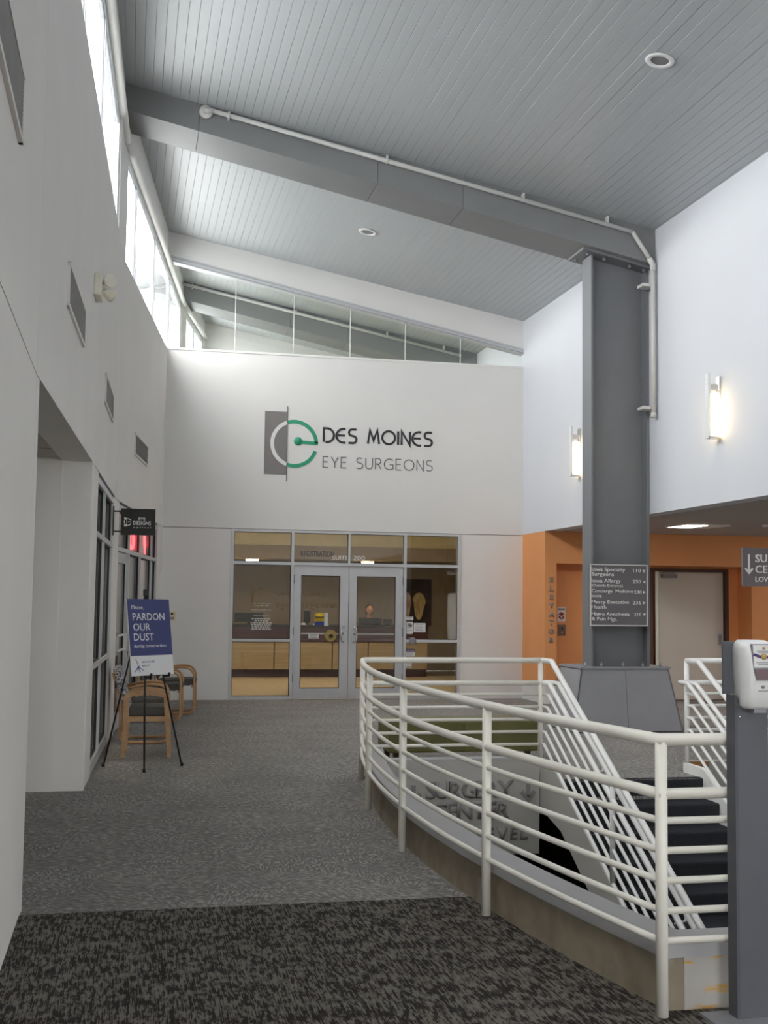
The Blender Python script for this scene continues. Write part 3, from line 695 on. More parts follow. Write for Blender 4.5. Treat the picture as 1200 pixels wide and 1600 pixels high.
MB().lathe([(0, -.002), (.1, -.002), (.103, .003), (.09, .008), (.075, .004), (.045, .004), (.04, .008), (0, .008)], seg=32, M=Matrix.Translation((3.30, YB+.026, 1.03)) @ Matrix.Rotation(PI/2, 4, 'X')).build('disc', BRASS, s)
MB().lathe([(.03, .008), (.03, .011), (0, .011)], seg=16, M=Matrix.Translation((3.30, YB+.026, 1.03)) @ Matrix.Rotation(PI/2, 4, 'X')).build('centre', BLACK, s)
def deco_nophoto(s, x0, x1, z0, z1, y):
    A = FX((x0+x1)/2, z0+(z1-z0)*.68, y); r = (x1-x0)*.33
    mb = MB(); mb.ribbon(arc(0, 0, r, 0, 360, 20)[:-1], .008, A, .002, closed=True); mb.ribbon([(-r*.7, r*.7), (r*.7, -r*.7)], .008, A, .002); mb.build('ring', BLACK, s)
    MB().box((x0+x1)/2-.02, (x0+x1)/2+.022, y-.001, y+.0005, z0+(z1-z0)*.62, z0+(z1-z0)*.76).build('symbol', BLACK, s)
    deco_lines(GREYP, 3, .32)(s, x0, x1, z0, z0+(z1-z0)*.9, y)
sticker('prohibition_sign', 'white glass sign with crossed ring symbol right of the entrance doors', 'sign', 4.575, 4.685, 1.07, 1.27, PAPER, deco_nophoto)
sticker('glass_label', 'small narrow label above the crossed ring sign right of the doors', 'label', 4.565, 4.69, 1.295, 1.355, PAPER, deco_lines(GREYP, 2))
sticker('paper_notice', 'white paper notice taped right of the crossed ring sign', 'notice', 4.70, 4.90, 1.10, 1.25, PAPER, deco_lines(GREYP, 5))
def deco_notice(s, x0, x1, z0, z1, y):
    MB().box(x0, x1, y-.001, y+.001, z1-.045, z1).build('band', PURPLE, s); text('NOTICE', .022, LETTER_W, s, FX((x0+x1)/2, z1-.034, y-.0015), w=(x1-x0)*.85, bold=.01, thick=.001, align='C')
    deco_lines(GREYP, 3, .55)(s, x0, x1, z0, z1-.02, y)
sticker('notice_sign', 'white notice with purple heading low on the glass right of the doors', 'notice', 4.57, 4.72, .70, .82, PAPER, deco_notice)
sticker('door_label', 'small white label with dark mark low beside the entrance door', 'label', 4.57, 4.67, .51, .64, PAPER, deco_lines(BLACK, 3))
s = thing('push_plate', 'round grey push button disc on the rail right of the entrance doors', 'button', (4.67, YB-.03, .95))
MB().lathe([(0, 0), (.062, 0), (.062, .014), (.05, .02), (0, .02)], seg=24, M=Matrix.Translation((4.67, YB-.02, .952)) @ Matrix.Rotation(PI/2, 4, 'X')).build('disc', GREYP, s)
s = thing('wall_button', 'cream square push button box on the wall behind the easel', 'button', (.73, YB, 1.25))
MB().box(.665, .785, YB-.04, YB, 1.255, 1.40).build('plate', CREAMP, s, bevel=.008)
MB().lathe([(.02, 0), (.02, .014), (0, .014)], seg=14, M=Matrix.Translation((.725, YB-.04, 1.365)) @ Matrix.Rotation(PI/2, 4, 'X')).build('knob', BLACK, s)
MB().box(.69, .76, YB-.043, YB-.04, 1.275, 1.315).build('symbol', GREYP, s)

# ------------------------------------------------------------------ wall sign above the entrance
ws = thing('wall_sign', 'large wall sign with green and grey ring emblem above the glass entrance', 'sign', (3.5, YB, 4.1))
A = FX(0, 0, YB)
mb = MB(); mb.box(2.146, 2.512, YB-.006, YB, 3.655, 4.694); mb.build('grey_block', EMB_GREY, ws)
mb = MB(); mb.box(2.513, 2.522, YB-.012, YB, 3.55, 4.79); mb.build('divider', LETTER_G, ws)
CXE, CZE, RE = 2.638, 4.172, .366
a_split = math.degrees(math.acos((2.518-CXE)/RE))
mb = MB(); mb.ribbon(arc(CXE, CZE, RE, a_split, 360-a_split, 26), .06, FX(0, 0, YB-.006), .006); mb.build('ring_white', LETTER_W, ws)
mb = MB(); mb.ribbon(arc(CXE, CZE, RE, a_split, 2, 26), .06, A, .008); mb.ribbon(arc(CXE, CZE, RE, -18, -a_split, 22), .06, A, .008); mb.build('ring_green', GREEN, ws)
mb = MB(); mb.ribbon([(2.7, 4.205), (3.03, 4.19)], .055, A, .008); mb.build('bar', GREEN, ws)
mb = MB(); mb.lathe([(0, 0), (.07, 0), (.07, .009), (0, .009)], seg=24, M=Matrix.Translation((2.70, YB, 4.215)) @ Matrix.Rotation(PI/2, 4, 'X')); mb.build('dot', GREEN, ws)
def glyph(ch, rounded):
    """strokes in a unit-high box -> (list of polylines, width)"""
    if ch == 'D': return [[(0, 0), (0, 1), (.2, 1)]+arc(.25, .5, .5, 90, -80, 14)+[(.14, 0)]] if rounded else [[(0, 0), (0, 1)]], .75
    if ch == 'E' and rounded: return [[(.62, 1)]+[(.46, 1)]+arc(.46, .5, .5, 100, 260, 14)+[(.46, 0), (.62, 0)], [(.06, .53), (.58, .53)]], .62
    if ch == 'E': return [[(.5, 1), (0, 1), (0, 0), (.5, 0)], [(0, .52), (.46, .52)]], .5
    if ch == 'S': return [([(.58, 1), (.3, 1)] if rounded else [(.5, .95), (.38, 1), (.3, 1)])+arc(.27, .76, .24, 90, 235, 8)+arc(.33, .26, .26, 55, -90, 9)+([(.0, 0)] if rounded else [(.2, 0), (.02, .07)])], .6
    if ch == 'M': return [[(0, 0), (.14, 1), (.42, .25), (.7, 1), (.84, 0)]] if rounded else [[(0, 0), (0, 1), (.4, .1), (.8, 1), (.8, 0)]], .84
    if ch == 'O': return [arc(.48, .5, .48, 0, 360, 26)], .96
    if ch == 'I': return [[(0, 0), (0, 1)]], .04
    if ch == 'N': return [[(0, 0), (0, 1), (.62, 0), (.62, 1)]], .62
    if ch == 'Y': return [[(0, 1), (.32, .46), (.64, 1)], [(.32, .46), (.32, 0)]], .64
    if ch == 'U': return [[(0, 1), (0, .32)]+arc(.32, .32, .32, 180, 360, 12)+[(.64, .32), (.64, 1)]], .64
    if ch == 'R': return [[(0, 0), (0, 1), (.25, 1)]+arc(.25, .74, .26, 90, -90, 10)+[(0, .48)], [(.26, .48), (.56, 0)]], .56
    if ch == 'G': return [arc(.5, .5, .5, 48, 300, 18)+[(.84, .09), (.84, .46), (.52, .46)]], .84
def stroke_word(word, xa, xb, za, h_, wd, mt, rounded, slope):
    gl_ = [(' ', .38) if c_ == ' ' else (c_, glyph(c_, rounded)[1]) for c_ in word]
    tot = sum(w_ for _, w_ in gl_)*h_; gap = ((xb-xa)-tot)/(len(word)-1); xx = xa
    for c_, w_ in gl_:
        if c_ != ' ':
            mb = MB()
            for pl in glyph(c_, rounded)[0]: mb.ribbon([(xx+p[0]*h_, za+p[1]*h_) for p in pl], wd, A, .007)
            mb.build('letter', mt, ws)
        xx += w_*h_+gap
stroke_word('DES MOINES', 3.125, 4.975, 4.222, .228, .036, LETTER_D, True, 0)
stroke_word('EYE SURGEONS', 3.12, 4.985, 3.80, .178, .014, LETTER_G, False, 0)

# ------------------------------------------------------------------ reception behind the entrance
RF = struct(empty('floor', (4, 22, -.01)))
MB().box(1.0, 8.2, YB+.0, 27.4, -.3, -.012).build('screed', GROUT, RF)
t0 = MB().box(-.297, .297, -.297, .297, -.011, 0).build('floor_tile', TILE, RF, loc=(0, 0, 0)); first = True
for i in range(11):
    for j in range(10):
        o = t0 if first else t0.copy()
        if not first: COL.objects.link(o)
        first = False; o.parent = RF; o.location = Vector((1.32+.6*i, YB+.31+.6*j, 0))-RF.location
RM = struct(empty('wall_reception', (4, 27, 0)))
MB().box(1.0, 8.2, 27.2, 27.4, 0, 3.2).build('rear_panel', TAUPE, RM); MB().box(.95, 1.05, YB+.2, 27.4, 0, 3.2).build('side_panel', TAUPE, RM); MB().box(8.0, 8.2, YB+.2, 27.4, 0, 3.2).build('side_panel', CREAM, RM); MB().box(6.84, 8.2, YB+.1, YB+.2, 0, 3.2).build('front_panel', CREAM, RM)
struct(MB().box(.9, 8.2, YB+.2, 27.4, 3.15, 3.3).build('ceiling', CREAM))
so = struct(MB().box(1.05, 8.0, 24.6, 26.2, 2.46, 2.74).build('trim_7', TAUPE))
struct(MB().box(1.05, 8.0, 24.64, 24.8, 2.74, 3.15).build('trim_8', CREAM))
rl = thing('registration_lettering', 'dark REGISTRATION letters on the soffit above the reception counter', 'lettering', (3.9, 24.6, 2.5))
text('REGISTRATION', .12, LETTER_D, rl, FX(3.53, 2.52, 24.6), w=.70, bold=.015, thick=.01)
ct = thing('reception_counter', 'reception counter with tan panels and burgundy band behind the entrance glass', 'counter', (3.7, 25, 0))
xs_ = [1.1, 3.05, 4.28, 5.05, 6.35]
for a, b_ in zip(xs_, xs_[1:]): MB().box(a+.012, b_-.012, 24.9, 24.95, .165, .735).build('front_panel', LAMINATE, ct)
MB().box(1.1, 6.35, 24.95, 25.4, .165, 1.05).build('carcass', BURGUNDY, ct); MB().box(1.1, 6.35, 25.0, 25.3, 0, .165).build('toe_kick', BURGUNDY, ct)
MB().box(1.1, 6.35, 24.87, 24.95, .74, 1.05).build('band', BURGUNDY, ct); MB().box(1.1, 6.35, 24.82, 25.55, 1.05, 1.09).build('worktop', BLACK, ct)
for i, (x, kind) in enumerate(((2.55, 0), (3.79, 1), (5.17, 2), (5.555, 1))):
    mo = thing('monitor', ['black monitor on the reception counter behind the left side glass', 'black monitor on the counter behind the door with the caution sign', 'black monitor hiding the receptionist behind the right door', 'black monitor at the right end of the counter behind the right door'][i], 'monitor', (x, 25.3, 1.09))
    w_ = [.3, .07, .255, .09][i]; zt_ = [1.33, 1.38, 1.245, 1.235][i]
    MB().box(x-w_, x+w_, 25.28, 25.33, 1.13, zt_).build('screen', BLACK, mo, bevel=.008); MB().box(x-.03, x+.03, 25.3, 25.34, 1.09, 1.14).build('stand', BLACK, mo); MB().box(x-.065, x+.065, 25.2, 25.42, 1.09, 1.10).build('foot', BLACK, mo)
for i, (x, w_, h_) in enumerate(((3.62, .1, .04), (4.05, .16, .03), (5.70, .03, .26))):
    p_ = thing('paper_stack' if i < 2 else 'paper_folder', ['small stack of pale papers on the counter below the caution sign', 'flat paper stack on the counter behind the door handles', 'upright white folder beside the right monitor on the counter'][i], 'papers', (x, 25.05, 1.09))
    n_ = 4 if i < 2 else 1
    for j in range(n_): MB().box(x-w_+.01*j, x+w_-.005*j, 24.95, 25.15, 1.09+h_*j/n_, 1.09+h_*(j+1)/n_-.001).build('sheet', PAPER, p_)
for i, x in enumerate((2.55, 5.0)):
    L_ = thing('ceiling_light', ['glowing downlight in the soffit behind the left transom glass', 'glowing downlight in the soffit behind the transom right of SUITE 200'][i], 'light', (x, 25, 2.38))
    MB().lathe([(.13, .0), (.16, .0), (.16, .02), (.13, .02)], (x, 24.85, 2.44), 20).build('trim_ring', TRIMW, L_); MB().lathe([(0, 0), (.10, .01), (.128, .04), (.128, .085), (0, .085)], (x, 24.85, 2.372), 20).build('lens', emit('lamp_warm', 'ffe2ae', 14), L_)
for x, nth in ((1.9, 'first'), (3.1, 'second'), (4.3, 'third'), (5.5, 'fourth')):  # ceiling panels added only to light the reception behind the glass
    L_ = thing('ceiling_light', 'added reception lighting panel above the entrance, %s of four from the left' % nth, 'light', (x, 22, 3.15), 'added reception lighting panels'); 
    MB().box(x-.2, x+.2, 21.9, 22.3, 3.135, 3.15).build('diffuser', emit('added_reception_lamp', 'fff2e0', 9), L_)
# ghost wall emblem lettering inside
il = thing('inner_wall_lettering', 'faint tan lettering and ring emblem on the reception rear wall', 'lettering', (3.4, 27.2, 1.7))
TAN = mat('letter_tan', '9c8568', .6)
text('des moines', .16, TAN, il, FX(3.36, 1.72, 27.2), w=1.15, bold=.01, thick=.01); text('eye surgeons', .16, TAN, il, FX(3.36, 1.44, 27.2), w=1.40, bold=.01, thick=.01)
mb = MB(); AI = FX(0, 0, 27.2); mb.ribbon(arc(3.0, 1.64, .2, 10, 330, 24), .03, AI, .01); mb.box(2.8, 2.96, 27.19, 27.2, 1.38, 1.92); mb.build('ring', TAN, il)
# framed picture by the right side glass: dark ground, two pale golden shapes
pc = thing('wall_picture', 'dark picture of two pale golden flower shapes seen through the right side glass', 'picture', (6.6, 27.1, 1.1))
PICT, nt, b, tc = node_mat('picture_dark', .6)
n1 = N(nt, 'ShaderNodeTexNoise', Scale=5.0, Detail=3.0); nt.links.new(tc.outputs['Object'], n1.inputs['Vector']); rp = ramp(nt, [(.35, '231712'), (.7, '4a3226')]); nt.links.new(n1.outputs['Fac'], rp.inputs[0]); nt.links.new(rp.outputs[0], b.inputs['Base Color'])
MB().box(6.15, 7.0, 27.16, 27.2, 1.05, 2.13).build('canvas', PICT, pc)
GOLD = wood('petal_gold', 'a88a4c', 'd2c08e', (12, 1, 2)); ROSE = wood('petal_rose', '8d5f4c', 'd8c8b8', (12, 1, 2))
for cx0, w_, mt_ in ((6.42, .10, ROSE), (6.70, .16, GOLD)):
    pts = [(cx0+w_*math.sin(a)*(1 if math.cos(a) > 0 else .75), 1.58+(.24 if math.cos(a) > 0 else .40)*math.cos(a)) for a in [2*PI*i/20 for i in range(20)]]
    mb = MB(); mb.prism([(p[0], 27.153, p[1]) for p in pts], (0, .008, 0)); mb.build('flower', mt_, pc)

# receptionist, seated behind the counter
pe = thing('person', 'seated receptionist with dark hair looking over a black monitor behind the right door', 'person', (5.26, 25.85, .0))
bm = bmesh.new()
def ell(c_, r, seg=16, rot=None):
    M_ = Matrix.Translation(c_) @ (rot or Matrix.Identity(4)) @ Matrix.Diagonal((*r, 1)); bmesh.ops.create_uvsphere(bm, u_segments=seg, v_segments=12, radius=1, matrix=M_)
def limb(a, b_, ra, rb):
    a, b_ = Vector(a), Vector(b_)
    for i in range(9): t = i/8; r = ra+(rb-ra)*t; ell(a.lerp(b_, t), (r, r, r), 10)
bx_, by_ = 5.26, 25.85
ell((bx_, by_, 1.42), (.075, .092, .098)); ell((bx_, by_-.02, 1.37), (.058, .075, .075)); ell((bx_, by_-.097, 1.40), (.012, .016, .022), 8); limb((bx_, by_+.015, 1.32), (bx_, by_+.02, 1.2), .052, .058)
ell((bx_-.078, by_, 1.41), (.012, .02, .03), 8); ell((bx_+.078, by_, 1.41), (.012, .02, .03), 8)
limb((bx_-.15, by_, 1.14), (bx_+.15, by_, 1.14), .075, .075); ell((bx_, by_, 1.0), (.18, .115, .22)); ell((bx_, by_, .72), (.165, .11, .22)); ell((bx_, by_, .55), (.18, .14, .12))
for s_ in (-1, 1):
    limb((bx_+s_*.2, by_, 1.12), (bx_+s_*.24, by_-.03, .86), .055, .042); limb((bx_+s_*.24, by_-.03, .86), (bx_+s_*.13, by_-.26, .80), .04, .03); ell((bx_+s_*.12, by_-.31, .80), (.035, .05, .016))
    for f_ in range(4): limb((bx_+s_*(.095+.017*f_), by_-.34, .80), (bx_+s_*(.095+.017*f_), by_-.40-.01*(f_ in (1, 2)), .79), .009, .007)
    limb((bx_+s_*.085, by_-.30, .80), (bx_+s_*.06, by_-.345, .795), .011, .008)
    limb((bx_+s_*.1, by_, .53), (bx_+s_*.12, by_-.42, .52), .085, .06); limb((bx_+s_*.12, by_-.42, .5), (bx_+s_*.12, by_-.40, .09), .058, .04); ell((bx_+s_*.12, by_-.45, .04), (.042, .11, .038))
me = bpy.data.meshes.new('body'); bm.to_mesh(me); bm.free(); ob = bpy.data.objects.new('body', me); COL.objects.link(ob)
md = ob.modifiers.new('r', 'REMESH'); md.mode = 'VOXEL'; md.voxel_size = .009; md.use_smooth_shade = True
bpy.context.view_layer.update(); dg = bpy.context.evaluated_depsgraph_get(); me2 = bpy.data.meshes.new_from_object(ob.evaluated_get(dg)); ob.modifiers.clear(); ob.data = me2
me2.materials.clear(); me2.materials.append(SKIN); me2.materials.append(SHIRT)
for p in me2.polygons:
    c_ = p.center
    p.material_index = 1 if (c_.z < 1.205 and not (c_.y < by_-.2 and .74 < c_.z < .86)) else 0
for v in me2.vertices: v.co -= Vector((bx_, by_, 0))
ob.parent = pe
mb = MB(); bm = mb.bm; ell((bx_, by_+.03, 1.458), (.084, .09, .085)); ell((bx_, by_+.055, 1.38), (.085, .065, .12)); ell((bx_-.068, by_+.02, 1.44), (.018, .045, .06), 8); ell((bx_+.068, by_+.02, 1.44), (.018, .045, .06), 8); mb.build('hair', HAIR, pe, smooth=True)
mb = MB(); bm = mb.bm
for s_ in (-1, 1): ell((bx_+s_*.03, by_-.088, 1.425), (.013, .007, .007), 10)
mb.build('eye', mat('eye_dark', '2a1c16', .3), pe, smooth=True)
mb = MB(); bm = mb.bm; ell((bx_, by_-.088, 1.347), (.024, .006, .007), 10); mb.build('mouth', mat('lips', '99584c', .5), pe, smooth=True)
ch = thing('office_chair', 'dark office chair under the seated receptionist', 'chair', (bx_, by_+.05, 0))
MB().box(bx_-.23, bx_+.23, by_-.2, by_+.26, .37, .435).build('seat', CHARCOAL, ch, bevel=.02); MB().box(bx_-.2, bx_+.2, by_+.2, by_+.26, .55, 1.0).build('backrest', CHARCOAL, ch, bevel=.02); MB().tube([(bx_, by_+.03, .06), (bx_, by_+.03, .38)], .03, 10).build('pillar', BLACK, ch)
MB().tube([(bx_, by_+.2, .4), (bx_, by_+.29, .45), (bx_, by_+.27, .6)], .02, 8).build('back_bar', BLACK, ch)
for i in range(5):
    a = 2*PI*i/5+.3; MB().tube([(bx_, by_+.03, .08), (bx_+.28*math.cos(a), by_+.03+.28*math.sin(a), .045)], [.025, .02], 8).tube([(bx_+.28*math.cos(a), by_+.03+.28*math.sin(a), .06), (bx_+.28*math.cos(a), by_+.03+.28*math.sin(a), 0)], .018, 8).build('leg', BLACK, ch)

# ------------------------------------------------------------------ shopfront glazing in the left wall
def shopfront(n, y0, y1, bars, rails, door=None):
    w = struct(empty('window_%d' % n, (cx(y0), y0, 0)))
    p, u, L = lframe(y0, y1); nn = Vector((-u.y, u.x, 0)); T = frameM(p+nn*.06, u, (0, 0, 1)); k_ = L/(y1-y0)
    xs_ = [0]+[(y-y0)*k_ for y in bars]+[L]; top = 2.72; hw = .024
    for i, s in enumerate(xs_):
        a, b_ = (s, s+2*hw) if i == 0 else ((s-2*hw, s) if i == len(xs_)-1 else (s-hw, s+hw))
        MB().box(a, b_, 0, top, -.035, .055, T).build('mullion', ALU, w)
    for i, (s0, s1) in enumerate(zip(xs_, xs_[1:])):
        a = s0+(2*hw if i == 0 else hw); b_ = s1-(2*hw if i == len(xs_)-2 else hw)
        zs = [.0, .1] if not (door is not None and i == door) else []
        cuts = [(2.66, top), (2.165, 2.215)]+([(.945, .99), (0, .1)] if not (door is not None and i == door) else [])
        if not rails: cuts = [q for q in cuts if q[0] != .945]
        for z0_, z1_ in cuts: MB().box(a, b_, z0_, z1_, -.06, .055, T).build('frame_rail', ALU, w)
        zz = sorted(cuts); spans = []
        if not (door is not None and i == door): spans = [(q[1], r_[0]) for q, r_ in zip(zz, zz[1:])]
        else: spans = [(2.215, 2.66)]
        for z0_, z1_ in spans:
            MB().box(a-.004, b_+.004, z0_-.004, z1_+.004, -.006, .002, T).build('pane', GLASS_DOOR, w)
            mb = MB(); e = .02
            for q in ((a, a+e, z0_, z1_), (b_-e, b_, z0_, z1_), (a, b_, z0_, z0_+.012), (a, b_, z1_-.012, z1_)): mb.box(q[0], q[1], q[2], q[3], .004, .03, T)
            mb.build('gasket', GASKET, w)
        if door is not None and i == door:
            dd = struct(empty('door_3', (cx(y0), y0, 0))); g0, g1_ = a+.11, b_-.11
            for q in ((a+.005, g0, .01, 2.16), (g1_, b_-.005, .01, 2.16), (g0, g1_, .01, .2), (g0, g1_, 2.03, 2.16)): MB().box(*q, -.03, .025, T).build('stile' if q[2] == .01 and q[3] == 2.16 else 'door_rail', ALU, dd)
            MB().box(g0-.005, g1_+.005, .195, 2.035, -.006, .002, T).build('pane', GLASS_DOOR, dd)
            mb = MB()
            for q in ((g0, g0+.012, .2, 2.03), (g1_-.012, g1_, .2, 2.03)): mb.box(*q, .003, .02, T)
            mb.build('gasket', GASKET, dd)
            for z0_ in (.96, 1.14): MB().box(g0+.02, g1_-.02, z0_, z0_+.025, .04, .065, T).build('push_bar', ALUW, dd)
            mb = MB(); mb.box(g0+.02, g0+.045, .96, 1.165, .04, .065, T); mb.box(g1_-.045, g1_-.02, .96, 1.165, .026, .065, T); mb.build('bar_end', ALUW, dd)
    return w
shopfront(7, 11.12, 13.75, [12.32], True)
shopfront(8, 14.48, 18.66, [15.55, 16.68, 18.0], False, 0)
# optical shop interior
SI = struct(empty('wall_shop', (-3, 15, 0)))
MB().box(-4.2, -4.0, 10.55, 19.3, 0, 2.78).build('rear_panel', TAUPE, SI); MB().box(-4.0, -.3, 10.37, 10.55, 0, 2.78).build('side_panel', WALL_L, SI); MB().box(-4.0, .25, 19.16, 19.36, 0, 2.78).build('side_panel', TAUPE, SI)
struct(MB().prism([(-4.2, 10.4, 2.78), (cx(10.4)-.24, 10.4, 2.78), (cx(14.25)-.26, 14.25, 2.78), (cx(19.3)-.26, 19.3, 2.78), (-4.2, 19.3, 2.78)], (0, 0, .15)).build('ceiling', CTILE))
for i, (x, y) in enumerate(((-1.6, 12.5), (-1.6, 17))):  # unseen panels added to light the shop interior
    L_ = thing('ceiling_light', 'added unseen lighting panel in the shop, behind its %s glazing' % ['plain', 'door side'][i], 'light', (x, y, 2.78), 'added shop lighting panels'); MB().box(x-.3, x+.3, y-.3, y+.3, 2.765, 2.78).build('diffuser', emit('added_shop_lamp', 'fff4e6', 6), L_)
sh = thing('display_cabinet', 'tall lit wooden display cabinet inside the shop behind the glass door', 'cabinet', (-.75, 16.6, 0))
for y in (15.7, 17.8): MB().box(-1.05, -.7, y, y+.04, 0, 2.0).build('side_panel', WOOD, sh)
for z in (0.05, .55, .95, 1.35, 1.75, 1.97): MB().box(-1.05, -.7, 15.74, 17.8, z, z+.03).build('shelf', WOOD, sh)
MB().box(-1.08, -1.05, 15.7, 17.84, 0, 2.0).build('rear_panel', CREAM, sh)
ne = thing('neon_sign', 'glowing red neon letters hanging inside the shopfront transom', 'sign', (0, 16.5, 2.4))
NEON = emit('neon_red', 'ff4a52', 2.6)
p, u, L = lframe(14.48, 18.66); nn = Vector((-u.y, u.x, 0))
def npt(s, z): return p+u*s+nn*.10+Vector((0, 0, z))
s0 = 1.32+.0
for c_, yy in (('O', 16.44), ('Y', 18.05-.02)):
    s = (yy-14.48)/(18.66-14.48)*L
    if c_ == 'O': MB().tube([npt(s+.22*math.cos(a), 2.39+.12*math.sin(a)) for a in [2*PI*i/18 for i in range(18)]], .016, 8, closed=True).build('tube', NEON, ne)
    else:
        MB().tube([npt(s-.16, 2.52), npt(s-.12, 2.40), npt(s, 2.33), npt(s+.12, 2.40), npt(s+.2, 2.53)], .014, 8).build('tube', NEON, ne); MB().tube([npt(s, 2.33), npt(s, 2.24)], .014, 8).build('tube', NEON, ne)
MB().tube([npt(.2, 2.6), npt(L-.3, 2.6)], .006, 6).build('hanging_wire', BLACK, ne)
MB().tube([npt(.2, 2.6), npt(.2, 2.78)], .004, 6).tube([npt(L-.3, 2.6), npt(L-.3, 2.78)], .004, 6).build('hanging_wire', BLACK, ne)
# recess behind the opening in the left wall
RC = struct(empty('wall_recess', (-2, 8.5, 0)))
MB().box(-3.2, -3.0, 5.9, 10.55, 0, 2.8).build('rear_panel', WALL_L, RC); MB().box(-4.0, cx(10.35)-.245, 10.352, 10.38, 0, 2.8).build('side_panel', WALL_L, RC); MB().box(-3.0, -.74, 6.0, 6.2, 0, 2.8).build('side_panel', WALL_L, RC)
CR = struct(empty('ceiling', (-2, 8.3, 2.78))); MB().box(-3.1, -.5, 6.0, 10.36, 2.80, 2.88).build('slab', DARKGAP, CR)
t0 = MB().box(-.285, .285, -.285, .285, 0, .02).build('ceiling_tile', CTILE, CR, loc=(0, 0, 0)); first = True
for i in range(4):
    for j in range(7):
        o = t0 if first else t0.copy()
        if not first: COL.objects.link(o)
        first = False; o.parent = CR; o.location = Vector((-.86-.6*i, 10.05-.6*j, 2.78))-CR.location

# ------------------------------------------------------------------ vents, emergency light, blade sign on the left wall
for i, (y0, y1) in enumerate(((3.7, 4.99), (7.74, 9.03), (11.57, 12.85), (15.65, 17.02))):
    p, u, L = lframe(y0, y1); nn = Vector((-u.y, u.x, 0)); T = frameM(p, u, (0, 0, 1))
    z0_, z1_ = 3.455, 3.745
    v_ = thing('wall_vent', ['grey wall vent nearest the viewer at the photo edge, high on the left wall', 'grey louvred wall vent just below the emergency light', 'grey louvred wall vent above the left shopfront glazing', 'grey louvred wall vent above the black hanging sign'][i], 'vent', (cx(y0), y0, z0_), 'air vents along the left wall')
    MB().box(0.02, L-.02, z0_+.02, z1_-.02, .0, .004, T).build('backing', DARKGAP, v_)
    for q in ((0, L, z0_, z0_+.025), (0, L, z1_-.025, z1_), (0, .025, z0_, z1_), (L-.025, L, z0_, z1_)): MB().box(q[0], q[1], q[2], q[3], 0, .018, T).build('frame', WALL_L, v_)
    for j in range(12):
        z = z0_+.032+j*.0195; MB().prism([(0.025, z, .004), (.025, z+.012, .006), (.025, z+.006, .016), (.025, z-.004, .014)], (L-.05, 0, 0), T).build('louvre', VENT, v_)
el = thing('emergency_light', 'twin head cream emergency light on the left wall above the second vent', 'light', (-.32, 9.98, 4.1))
p, u, L = lframe(9.9, 10.3); T = frameM(p, u, (0, 0, 1))
MB().box(0, .28, 4.08, 4.265, 0, .06, T).build('housing', mat('housing_cream', 'ebe6d6', .45), el, bevel=.012)
for s, dz_, dirv in ((.10, .03, (-.85, .05, .55)), (.24, -.04, (.7, -.35, .8))):
    d_ = Vector(dirv).normalized(); q = d_.to_track_quat('Z', 'Y').to_matrix().to_4x4(); M_ = T @ Matrix.Translation((s, 4.19+dz_, .11)) @ q
    MB().lathe([(.015, -.045), (.04, -.025), (.055, .015), (.058, .035), (.05, .035)], seg=20, M=M_).build('lamp_head', MATS['housing_cream'], el); MB().lathe([(.05, .03), (.037, .005), (.012, -.01), (0, -.01)], seg=20, M=M_).build('reflector', mat('lamp_lens', '8f8f92', .25, .3), el)
    MB().tube([T @ Vector((s, 4.2, .06)), T @ Vector((s, 4.2+dz_*.5, .10))], .018, 8).build('swivel', PIPE, el)
bs = thing('blade_sign', 'small black hanging shop sign with white emblem projecting from the left wall', 'sign', (.1, 13.6, 2.3))
yb_ = 13.6; x0, x1, z0, z1 = -.078, .300, 2.308, 2.602
MB().box(x0, x1, yb_, yb_+.035, z0, z1).build('board', SIGN_B, bs)
mb = MB()
for z in (2.345, 2.57): mb.box(cx(13.6)-.0, x0+.02, yb_+.008, yb_+.028, z-.008, z+.008)
mb.box(cx(13.6)-.004, cx(13.6)+.012, yb_-.005, yb_+.04, 2.30, 2.625); mb.build('bracket', BLACK, bs)
w_ = x1-x0; h_ = z1-z0
text('EYE', .034, LETTER_W, bs, FX(x0+w_*.61, z0+h_*.56, yb_), w=.075, bold=.015, thick=.002, align='C'); text('DESIGNS', .042, LETTER_W, bs, FX(x0+w_*.615, z0+h_*.39, yb_), w=.195, bold=.018, thick=.002, align='C')
text('o p t i c a l', .016, LETTER_W, bs, FX(x0+w_*.615, z0+h_*.27, yb_), w=.19, bold=.01, thick=.002, align='C')
A2 = FX(x0+w_*.2, z0+h_*.49, yb_)
mb = MB(); mb.ribbon(arc(0, 0, .038, 20, 330, 20), .009, A2, .003); mb.ribbon([(-.0, .0), (.036, 0)], .008, A2, .003); mb.ribbon([(-.03, .05), (-.03, .032)], .02, A2, .003); mb.ribbon([(-.03, -.032), (-.03, -.05)], .02, A2, .003); mb.ribbon([(-.012, .055), (-.012, -.055)], .004, A2, .003); mb.build('emblem', LETTER_W, bs)

